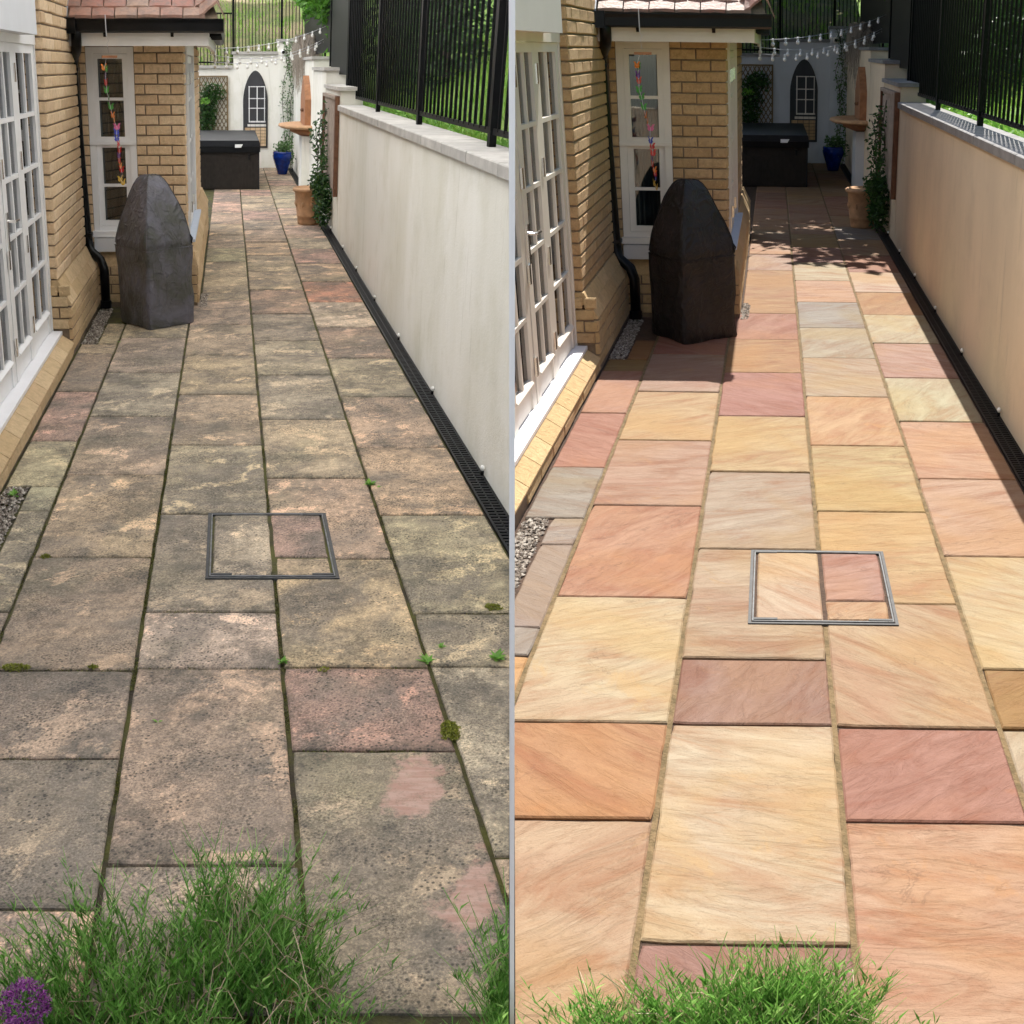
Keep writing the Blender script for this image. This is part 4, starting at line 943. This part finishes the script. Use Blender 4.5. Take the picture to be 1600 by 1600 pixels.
    b = MB(); cloud(b, (-.62, VW - .16, 1.15), (.22, .1, .55), 650, .085, .04); cloud(b, (-.45, VW - .16, 1.5), (.2, .08, .2), 200, .085, .04); cloud(b, (-.75, VW - .16, .6), (.2, .12, .5), 250, .085, .04)
    b.out('foliage', 'ivy_leaf', Y, sh, fixn=False); MB().tube([(-.7, VW - .15, 0), (-.68, VW - .15, .6), (-.6, VW - .14, 1.2), (-.5, VW - .14, 1.6)], .012, 5).out('stem', 'bark', Y, sh)
    b = MB(); cloud(b, (-.66, VW - .3, 1.33), (.09, .05, .05), 60, .07, .04); b.out('flower_head', 'weed_leaf', Y, sh, fixn=False)
    # railings behind end wall
    rl = empty('back_railing', Y, (.3, VW + .8, 2.0), 'black railings on the bank behind the end wall, %s' % wh, 'railings')
    for (a, c, z0, z1, v) in ((-3.0, -.10, 2.02, 3.02, VW + .25), (-.10, 1.9, 2.05, 3.6, VW + .8)):
        u = a
        MB().box(a, c, v - .01, v + .01, z1 - .03, z1).out('top_rail', 'black_metal', Y, rl); MB().box(a, c, v - .01, v + .01, z0 + .04, z0 + .07).out('bottom_rail', 'black_metal', Y, rl)
        while u < c:
            MB().tube([(u, v, z0), (u, v, z1)], .0085, 5).out('bar', 'black_metal', Y, rl); u += .070
    for u in (-.07, .93, 1.85): MB().box(u - .02, u + .02, VW + .78, VW + .84, 1.9, 3.7).out('post', 'black_metal', Y, rl)
    # fountain on the side wall
    ft = empty('wall_fountain', Y, (1.1, 20.3, .9), 'terracotta wall fountain with wide bowl and pointed back plate, %s' % wh, 'fountain')
    cv = 20.4
    b = MB()
    prof = [(.05, .80), (.16, .84), (.30, .93), (.36, 1.0), (.36, 1.03)]
    b.lathe((1.14, cv, 0), [(.04, .90), (.14, .92), (.29, .98), (.31, 1.03)], 20, 1, 2.2); b.out('bowl', 'terracotta', Y, ft, smooth=True)
    MB().lathe((1.14, cv, 0), [(.31, 1.035), (.46, 1.045), (.50, 1.07), (.49, 1.10), (.40, 1.11), (.30, 1.09)], 24, 1, 2.0).out('bowl_rim', 'terracotta_pale', Y, ft, smooth=True)
    MB().prism([(cv - .62, 1.10), (cv + .62, 1.10), (cv + .62, 1.50), (cv + .35, 1.70), (cv, 1.86), (cv - .35, 1.70), (cv - .62, 1.50)], 0, 1.05, 1.148).out('back_plate', 'terracotta', Y, ft)
    MB().lathe((1.03, cv - .2, 1.33), [(.005, -.03), (.03, -.02), (.035, .0), (.03, .02), (.005, .03)], 10).out('spout', 'brown_timber', Y, ft, smooth=True)
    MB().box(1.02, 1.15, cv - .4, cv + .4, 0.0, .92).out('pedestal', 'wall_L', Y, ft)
    # blue pot with plant
    bp = empty('blue_pot', Y, (.86, 23.8, 0), 'glossy cobalt blue glazed pot by the end wall, %s' % wh, 'pot')
    MB().lathe((.865, 23.8, 0), [(.095, 0), (.10, .03), (.14, .16), (.185, .30), (.195, .36), (.185, .38), (.192, .40), (.185, .43), (.165, .43), (.15, .40)], 24, 1, 1.2).out('pot_body', 'blue_glaze', Y, bp, smooth=True)
    pl = empty('potted_shrub', Y, (.86, 23.8, .42), 'light green leafy plant growing in the blue pot, %s' % wh, 'plant')
    b = MB(); cloud(b, (.86, 23.8, .50), (.19, .2, .12), 220, .07, .035); cloud(b, (1.0, 23.8, .42), (.12, .2, .3), 160, .07, .035); b.out('foliage', 'vine_leaf', Y, pl, fixn=False)
    # vine on pillar
    vn = empty('climbing_vine', Y, (1.08, 24.9, 0), 'variegated green climber trailing up the white end pillar, %s' % wh, 'plant')
    b, st = MB(), MB()
    for k in range(5):
        x = .98 + .06 * k; path = [(x, 25.15, 0)] + [(x + rr(-.07, .07), 25.2, z) for z in (.5, .9, 1.3, 1.7, 2.1, 2.45)]
        climber(b, st, path, (.045, .05, .08), 230, .055, .03)
    b.out('foliage', 'vine_leaf', Y, vn, fixn=False); st.out('stems', 'bark', Y, vn)
    # dry trailing plant
    dry = empty('dried_grass', Y, (1.22, 23, 2.3), 'shaggy mop of grey-brown dried stems hanging over the wall top, %s' % wh, 'dried plant')
    b = MB()
    for _ in range(900):
        a = (1.22 + rr(-.14, .16), rr(21.5, 23.5), 2.30 + rr(-.12, .18)); d = rr(-.16, .12); ln = rr(.25, .75)
        b.blade([a, (a[0] + d * .6, a[1] - .1, a[2] + .06), (a[0] + d, a[1] - .15, a[2] - ln * .45), (a[0] + d * .9 + rr(-.03, .03), a[1] - .15, a[2] - ln)], .010)
    b.out('stems', 'dry_twig', Y, dry, fixn=False, kind='stuff')
    # terracotta pot with climber
    tp = empty('terracotta_pot', Y, (.92, 16.1, 0), 'large terracotta pot with relief pattern at the wall end, %s' % wh, 'pot')
    pc = (.885, 16.05)
    MB().lathe((pc[0], pc[1], 0), [(.14, 0), (.145, .03), (.15, .10), (.163, .11), (.157, .13), (.178, .28), (.185, .42), (.215, .44), (.215, .47), (.195, .485), (.18, .46)], 24, 1, 1.25).out('pot_body', 'terracotta_pale', Y, tp, smooth=True)
    for k in range(9):
        t = 2 * math.pi * k / 9; x, y = pc[0] + .178 * math.cos(t), pc[1] + .178 * 1.25 * math.sin(t)
        MB().lathe((x, y, .27), [(.002, -.035), (.014, -.02), (.018, 0), (.014, .025), (.002, .03)], 8).out('rosette', 'terracotta_pale', Y, tp, smooth=True)
    MB().lathe((pc[0], pc[1], .43), [(.17, 0), (.17, .012)], 16, 1, 1.2).out('compost', 'soil', Y, tp)
    cl = empty('star_jasmine', Y, (1.02, 16.0, .44), 'bushy dark green climber spilling from the terracotta pot up the wall, %s' % wh, 'plant')
    b, st = MB(), MB()
    cloud(b, (1.04, 15.5, .34), (.13, .28, .34), 800, .065, .032); cloud(b, (1.0, 15.6, .56), (.15, .24, .16), 380, .065, .032); cloud(b, (1.02, 15.6, .85), (.09, .2, .28), 90, .065, .032)
    for k in range(5):
        x = 1.0 + .025 * k; path = [(x - .03, 16.0, .44)] + [(x + rr(-.05, .04), 15.85 + .1 * z, z) for z in (.7, .95, 1.15, 1.3 + .06 * k)]
        climber(b, st, path, (.08, .12, .08), 80, .065, .032)
    b.out('foliage', 'ivy_leaf', Y, cl, fixn=False); st.out('stems', 'bark', Y, cl)
    # festoon lights
    for s, (z0, z1, sag, nb, v0) in enumerate(((2.20, 2.62, .10, 13, 18.0), (2.14, 2.45, .16, 12, 18.6), (2.06, 2.40, .14, 13, 17.4))):
        f = empty('festoon_lights', Y, (.4, v0, z0), '%s string of white festoon bulbs above the end wall, %s' % (('upper', 'middle', 'lower')[s], wh), 'string lights', 'festoon strings')
        A = Vector((-.42, 14.5 + s * .4, z0)); B = Vector((1.42, 19.5 + s * .5, z1)); pts = []
        for i in range(21):
            t = i / 20; p = A.lerp(B, t); p.z -= sag * 4 * t * (1 - t); pts.append(p)
        MB().tube([tuple(p) for p in pts], .0035, 5).out('cable', 'string', Y, f)
        for i in range(nb):
            t = (i + .5) / nb * 20; k = int(t); p = pts[k].lerp(pts[k + 1], t - k)
            MB().lathe((p.x, p.y, p.z - .025), [(.008, 0), (.013, .004), (.013, .030), (.006, .036)], 8).out('bulb_holder', 'label_white', Y, f)
            MB().lathe((p.x, p.y, p.z - .075), [(.003, 0), (.018, .009), (.022, .024), (.015, .042), (.007, .050)], 8).out('bulb', 'bulb', Y, f, smooth=True)
for Y in (L, R): far(Y)

# ------------------------------------------------------------------ banks, lawns, trees
def terrain(Y):
    sd_ = Y.side
    b = MB(); us = [1.42 + .25 * i for i in range(40)]; vs = [2 + .8 * i for i in range(62)]
    def hh(u, v): return 1.44 + .55 * (u - 1.42) ** 1.05 + .05 * noise.noise(Vector((u, v * .5, 1))) + .12 * max(0, v - 25.5)
    for u in us:
        for v in vs: b.v.append((u, v, hh(u, v)))
    n = len(vs)
    for i in range(len(us) - 1):
        for j in range(n - 1): b.f.append((i * n + j, i * n + j + 1, (i + 1) * n + j + 1, (i + 1) * n + j))
    b.out('lawn', 'lawn', Y, None, smooth=True, kind='structure', label='sloping green lawn behind the railings of the %s' % WHERE[sd_], fixn=False)
    b = MB(); us = [-14 + .6 * i for i in range(27)]; vs = [25.7 + .6 * i for i in range(50)]
    def h2(u, v): return 1.93 + .42 * (v - 25.7) ** 1.03 * .55 + .10 * noise.noise(Vector((u, v * .6, 4)))
    for u in us:
        for v in vs: b.v.append((u, v, h2(u, v)))
    n = len(vs)
    for i in range(len(us) - 1):
        for j in range(n - 1): b.f.append((i * n + j, i * n + j + 1, (i + 1) * n + j + 1, (i + 1) * n + j))
    b.out('bank', 'bank', Y, None, smooth=True, kind='structure', label='rough grassy bank rising behind the end wall of the %s' % WHERE[sd_], fixn=False)
    # grass blades near the fence and on the bank
    g = MB()
    for _ in range(5200):
        u, v = 1.43 + rnd() ** 1.4 * 3.2, rr(4, 17); z = hh(u, v); l = rr(.04, .12)
        g.blade([(u, v, z - .01), (u + rr(-.02, .02), v, z + l * .6), (u + rr(-.05, .05), v - .02, z + l)], .011)
    for _ in range(900):
        u, v = rr(-3, 2), rr(25.8, 33); z = h2(u, v); l = rr(.06, .18)
        g.blade([(u, v, z - .01), (u + rr(-.03, .03), v, z + l * .6), (u + rr(-.08, .08), v - .02, z + l)], .022)
    g.out('grass', 'grass_blade', Y, None, kind='stuff', label='tufts of grass on the slopes above the %s' % WHERE[sd_], fixn=False)
    c = MB()
    for _ in range(1700):
        v = rr(4, 15.2); u = 1.45 + rr(-.02, .14); c.leaf((u, v, 1.46 + rr(0, .13)), (rr(-1, 1), rr(-1, 1), rr(-.2, .8)), (rr(-1, 1), rr(-1, 1), rr(-.5, .5)), rr(.03, .06), rr(.02, .035))
    c.out('ground_cover', 'weed_leaf', Y, None, kind='stuff', label='bright leafy ground cover under the railings of the %s' % WHERE[sd_], fixn=False)
    # plain ground below the gardens
for Y in (L, R): terrain(Y)
def tree(Y, base, h, crowns, ln, label, wd=None):
    t = empty('tree', Y, base, label, 'tree'); tr = MB(); u, v, w = base
    tr.tube([(u, v, w - .3), (u + .05, v, w + h * .4), (u - .05, v - .1, w + h * .75), (u, v, w + h)], [.16, .12, .09, .05], 8); tr.out('trunk', 'bark', Y, t, smooth=True)
    lb = MB(); lf = MB()
    for (c, r, n) in crowns:
        lb.tube([(u, v, w + h * .6), ((u + c[0]) / 2, (v + c[1]) / 2, (w + h * .7 + c[2]) / 2 + .2), c], [.06, .04, .015], 5)
        cloud(lf, c, r, n, ln, wd or ln * .42)
    lb.out('limbs', 'bark', Y, t); lf.out('crown', 'tree_leaf', Y, t, fixn=False)
for Y in (L, R):
    s = 0 if Y.side == 'L' else 0
    cr = [((1.30, 19.3, 2.93), (.36, .9, .34), 520), ((1.45, 19.0, 2.45), (.10, .3, .30), 90), ((1.75, 20, 3.4), (.6, 1.2, .5), 500), ((1.05, 19.6, 3.05), (.25, .6, .18), 160)]
    if Y.side == 'R': cr = [((1.42, 19.3, 3.05), (.30, .9, .30), 420), ((1.55, 19.2, 2.6), (.08, .3, .3), 70), ((1.75, 20, 3.5), (.6, 1.2, .5), 500)]
    tree(Y, (1.75, 20.3, 1.6), 1.7, cr, .16, 'broad-leaved tree branch overhanging the black screens of the %s' % WHERE[Y.side])
for Y in (L, R):
    for i, (v, rv) in enumerate(((16.2, 1.6), (13.6, 1.5))):
        h_ = empty('evergreen_shrub', Y, (2.2, v, 1.6), '%s dark evergreen shrub behind the railings, %s' % (('farther', 'nearer')[i], WHERE[Y.side]), 'shrub')
        b = MB(); cloud(b, (2.15, v, 2.35), (.55, rv, .85), 1500, .12, .06); cloud(b, (2.3, v + .3, 3.0), (.5, rv * .8, .6), 700, .12, .06)
        b.out('foliage', 'ivy_leaf', Y, h_, fixn=False); MB().tube([(2.2, v, 1.5), (2.22, v, 2.0), (2.15, v + .1, 2.7)], [.05, .04, .02], 6).out('trunk', 'bark', Y, h_)
# tall trees beyond the right garden: they shade its far end
def shade_tree(base, h, crowns, label):
    tree(R, base, h, crowns, .34, label, .2)
shade_tree((2.6, 24, 2.2), 3.6, [((.6, 24.5, 5.3), (2.6, 4.6, 1.1), 5200), ((2.8, 24.5, 6.0), (2.4, 4.6, 1.4), 4200), ((.4, 20.9, 4.9), (1.7, 2.0, .6), 1500), ((2.6, 19.5, 5.0), (1.3, 3.4, .9), 2600), ((-1.2, 22.0, 5.0), (1.6, 3.0, .7), 2200), ((1.25, 17.6, 5.0), (.9, 1.5, .35), 420), ((.35, 18.6, 5.0), (1.3, .9, .35), 330)], 'tall leafy tree whose crown spreads above the far right garden')
shade_tree((-2.2, 30, 3.2), 4.0, [((-1.2, 29, 6.2), (3.2, 4.4, 1.6), 5200), ((.4, 33, 7.6), (3.6, 4, 1.8), 4200), ((-2.5, 24.5, 5.6), (1.8, 3.2, 1.0), 2500)], 'tall leafy tree on the bank behind the right end wall')
shade_tree((4.5, 28, 4.0), 4.0, [((4.0, 27, 6.8), (3.0, 5.4, 1.8), 5200), ((4.6, 20, 6.0), (2.2, 4.4, 1.4), 3200), ((3.6, 33, 8.2), (3.6, 4.4, 1.8), 4200)], 'tall leafy tree on the slope right of the far garden')

# ------------------------------------------------------------------ lavender, allium, weeds, moss
def lavender(Y, label, spots, n, hmin, hmax, straw, seed):
    random.seed(seed)
    cu = sum(s[0] for s in spots) / len(spots); cv = sum(s[1] for s in spots) / len(spots)
    r = empty('lavender_bush', Y, (cu, cv, 0), label, 'plant'); b = MB(); tips = MB(); d = MB()
    for _ in range(n):
        s = random.choices(spots, weights=[q[3] for q in spots])[0]
        if noise.noise(Vector((_ * .37, seed, .5))) > .28: continue
        a = rr(0, 6.28); rad = s[2] * math.sqrt(rnd()); bu, bv = s[0] + rad * math.cos(a), s[1] + rad * math.sin(a) * 1.3
        h = rr(hmin, hmax) * s[4] * (1 - .35 * (rad / s[2]) ** 2); lx = (bu - cu) * .25 + rr(-.13, .13); ly = (bv - cv) * .2 + rr(-.07, .12)
        pts = [(bu + lx * t * t * 1.0 + .0, bv + ly * t * t, h * t * (1 - .12 * t * abs(lx) * 4)) for t in (0, .25, .5, .75, 1)]
        pts = [Vector(p) + Vector((rr(-.004, .004), 0, 0)) for p in pts]
        b.blade(pts, rr(.003, .006))
        for k in range(random.randrange(4, 8)):
            t = rr(.1, .9) * 4; i = min(3, int(t)); p = pts[i].lerp(pts[i + 1], t - i)
            for sg in (-1, 1):
                dr = Vector((sg * rr(.15, .6), rr(-.3, .3), rr(.7, 1.3))); b.leaf(p, dr, (rr(-.3, .3), 1, rr(-.3, .3)), rr(.03, .085) * (1.2 - t / 6), rr(.004, .010), rr(-.15, .2))
        if rnd() < .0:
            e = pts[-1]; tips.lathe((e.x, e.y, e.z), [(.001, 0), (.003, .006), (.0026, .014), (.0008, .02)], 5)
    for _ in range(straw):
        s = random.choice(spots); bu, bv = s[0] + rr(-1, 1) * s[2] * .8, s[1] + rr(-1, 1) * s[2]; l = rr(.05, .15); a = rr(0, 6.28)
        z = rr(.0, .10) + (.08 if bu > -.25 and Y.side == 'L' else 0); d.tube([(bu, bv, z), (bu + l * .5 * math.cos(a), bv + l * .5 * math.sin(a), z + rr(.02, .10)), (bu + l * math.cos(a), bv + l * math.sin(a), z + rr(.0, .08))], .0011, 4)
    b.out('foliage', 'lavender_leaf', Y, r, fixn=False); tips.out('buds', 'ivy_leaf', Y, r, fixn=False, kind='stuff')
    if straw: d.out('dead_stems', 'straw', Y, r, fixn=False, kind='stuff')
lavender(L, 'wide green lavender bush filling the bottom left corner', [(-.62, 1.80, .16, 3, .9), (-.48, 1.95, .17, 4, .95), (-.32, 1.88, .15, 3, .95), (-.20, 2.12, .14, 4, 1.0), (-.08, 2.05, .13, 3, 1.0), (-.02, 1.82, .09, 2, .8), (-.4, 1.70, .22, 3, .7)], 900, .17, .33, 170, 3)
lavender(L, 'small sparse lavender plant beside the white dividing wall', [(.42, 1.82, .07, 3, 1.0), (.36, 1.74, .06, 1, .8), (.44, 1.95, .05, 2, 1.1)], 200, .18, .36, 12, 5)
lavender(R, 'sunlit lavender bush at the bottom of the right patio', [(-.54, 2.06, .08, 1.5, .95), (-.44, 2.08, .09, 2, .95), (-.33, 2.10, .09, 2.5, 1.0), (-.22, 2.12, .08, 3, 1.15), (-.11, 2.14, .09, 3, 1.15), (-.03, 2.12, .06, 1.2, .95), (-.28, 1.98, .2, 3, .7)], 720, .12, .26, 130, 8)
random.seed(21)
al = empty('allium', L, (-.62, 1.75, 0), 'round purple allium flower head in the bottom left corner', 'flower')
c3 = L.S(38, 1570, v=1.75); ac = (c3[0], 1.75, c3[2])
MB().tube([(ac[0] - .03, 1.75, 0), (ac[0] - .01, 1.75, ac[2] * .5), ac], .005, 6).out('stalk', 'lavender_leaf', L, al)
b = MB()
for _ in range(1100):
    d = Vector((rr(-1, 1), rr(-1, 1), rr(-1, 1)));
    if d.length > 1 or d.length < .2: continue
    d.normalize(); p = Vector(ac) + d * rr(.032, .052)
    for k in range(4):
        b.leaf(p, d * .5 + Vector((rr(-1, 1), rr(-1, 1), rr(-1, 1))), (rr(-1, 1), rr(-1, 1), rr(-1, 1)), .0085, .003)
b.out('florets', 'allium_floret', L, al, fixn=False)
b = MB()
for _ in range(90):
    d = Vector((rr(-1, 1), rr(-1, 1), rr(-1, 1))).normalized(); b.tube([ac, tuple(Vector(ac) + d * .034)], .0009, 4)
b.out('flower_stems', 'lavender_leaf', L, al, fixn=False)
def weed(px, py, s, label, n=14, name='weed'):
    p = L.S(px, py, w=0); r = empty(name, L, (p[0], p[1], 0), label, 'weed'); b = MB()
    for _ in range(n):
        a = rr(0, 6.28); b.leaf((p[0], p[1], .0), (math.cos(a), math.sin(a), rr(.1, .9)), (-math.sin(a), math.cos(a), 0), s * rr(.5, 1.1), s * rr(.25, .5), .1)
    b.out('leaves', 'weed_leaf', L, r, fixn=False)
weed(578, 757, .045, 'bright green seedling in the joint above the right side of the manhole')
weed(592, 762, .022, 'tiny green sprout just right of the seedling above the manhole', 6)
weed(441, 1035, .03, 'small green tuft in the joint below the manhole')
weed(668, 1036, .045, 'green weed at the joint crossing near the right edge of the left patio')
weed(690, 1010, .03, 'thin green sprig leaning over the ochre slab on the left patio', 8)
weed(776, 1030, .05, 'leafy weed in the joint against the white dividing wall')
weed(247, 1129, .022, 'fallen pale green leaf on the big slab of the left patio', 5)
weed(22, 775, .05, 'green weed growing in the gravel at the left edge', 12)
weed(745 * .25, 535, .02, 'tiny weed at the joint below the covered barbecue', 8)
weed(98, 575, .04, 'weed at the plinth foot between the slabs', 10)
def moss(px, py, su, sv_, n, label):
    p = L.S(px, py, w=0); b = MB()
    for _ in range(n):
        a = rr(0, 6.28); q = math.sqrt(rnd()); q *= .6 + .8 * abs(noise.noise(Vector((math.cos(a) * 2 + px, math.sin(a) * 2, 1)))) + .25; c = (p[0] + su * q * math.cos(a), p[1] + sv_ * q * math.sin(a), .001 + .010 * (1 - q)); b.leaf(c, (rr(-1, 1), rr(-1, 1), rr(.3, 1)), (rr(-1, 1), rr(-1, 1), 0), rr(.006, .013), rr(.004, .007))
    b.out('moss', 'moss', L, None, kind='stuff', label=label, fixn=False)
moss(703, 1142, .03, .055, 700, 'thick yellow-green moss clump at the joint crossing on the left patio')
moss(72, 871, .022, .02, 160, 'small moss cushion in the joint at the left')
moss(25, 1044, .05, .02, 420, 'grassy moss in the joint at the left edge')
moss(145, 1044, .02, .012, 120, 'moss tuft in the joint right of the left edge')
moss(505, 1048, .02, .015, 60, 'thin moss film on the joint below the manhole')
moss(770, 950, .035, .03, 300, 'yellowish moss patch beside the white dividing wall')
# moss strands in the long joints
b = MB()
for (u, v0, v1, n) in ((-.527, 2.2, 6.5, 5200), (0.0, 2.2, 6.2, 3600), (.528, 2.3, 6, 1800), (-1.055, 3.5, 6.6, 1500)):
    for _ in range(n):
        v = v0 + (v1 - v0) * rnd() ** 1.3
        if noise.noise(Vector((u * 3, v * 2.2, 9))) < -.02: continue
        b.leaf((u + rr(-.009, .009), v, -.013 + rr(0, .004)), (rr(-1, 1), rr(-1, 1), rr(.3, 1)), (rr(-1, 1), rr(-1, 1), 0), rr(.005, .010), rr(.003, .006))
for (y, x0, x1, n) in ((1044, 5, 660, 1500), (803, 330, 420, 120), (873, 430, 600, 160), (955, 230, 430, 300), (804, 590, 750, 200), (959, 640, 795, 500), (1184, 5, 185, 200), (1172, 465, 710, 450), (871, 50, 240, 200)):
    for _ in range(n):
        x = rr(x0, x1)
        if noise.noise(Vector((x * .02, y * .3, 3))) < -.05: continue
        q = L.S(x, y, w=0); b.leaf((q[0], q[1] + rr(-.010, .010), -.012 + rr(0, .006)), (rr(-1, 1), rr(-1, 1), rr(.3, 1)), (rr(-1, 1), rr(-1, 1), 0), rr(.005, .010), rr(.003, .006))
b.out('moss', 'moss_dark', L, None, kind='stuff', label='dark moss growing in the joints of the left patio', fixn=False)

# ------------------------------------------------------------------ flower bed, ground, dividing wall, added sun diffuser
MB().box(-3, 1.16, -.6, 1.96, -.25, -.05).out('flower_bed', 'soil', L, None, kind='structure', label='dark soil bed in front of the left paving')
MB().box(-3, 1.16, -.6, .88, -.25, -.05).out('flower_bed', 'soil', R, None, kind='structure', label='dark soil bed in front of the right paving')
e = empty('edging_brick', L, (.1, 1.93, 0), 'broken orange edging brick lying in the soil by the big slab', 'brick')
p = L.S(452, 1549, w=0.0)
MB().box(p[0] - .03, p[0] + .02, p[1] - .04, p[1] + .02, -.06, .004).out('brick_piece', 'terracotta', L, e)
for k in range(5): MB().box(.04 + k * .1, .13 + k * .1, 1.86, 1.955, -.08, -.022).out('brick_piece', 'brick', L, e)
W = Yard('W', (800, 84), (800, 5175), 0, 1, 1); W.eu = Vector((1, 0, 0)); W.ev = Vector((0, 1, 0)); W.ew = Vector((0, 0, 1))
MB().box(-120, 120, -30, 160, -.8, -.6).out('ground', 'soil', W, None, kind='structure', clip=False)
n = NT('divider_paint'); n.base((0.92, 0.92, 0.92)); n.rough(0.7); M['divider'] = n.m
dv = MB(); dv.prism([(1.80, -.5), (60, -.5), (60, 9.0), (22, 4.4), (1.80, 2.6)], 0, -.0048, .0048)
o = dv.out('dividing_wall', 'divider', W, None, clip=False, label='thin white partition wall standing between the weathered and the cleaned patio', cat='wall')
cn = MB().box(-10, .30, -2.0, 32, 4.3, 4.31).out('added_sun_diffuser', 'sun_diffuser', W, None, kind='structure', clip=False)  # added sheet above the view, softens sunlight on the left yard
print('objects', len(bpy.data.objects), 'tris', sum(len(o.data.polygons) * 2 for o in bpy.data.objects if o.type == 'MESH'))
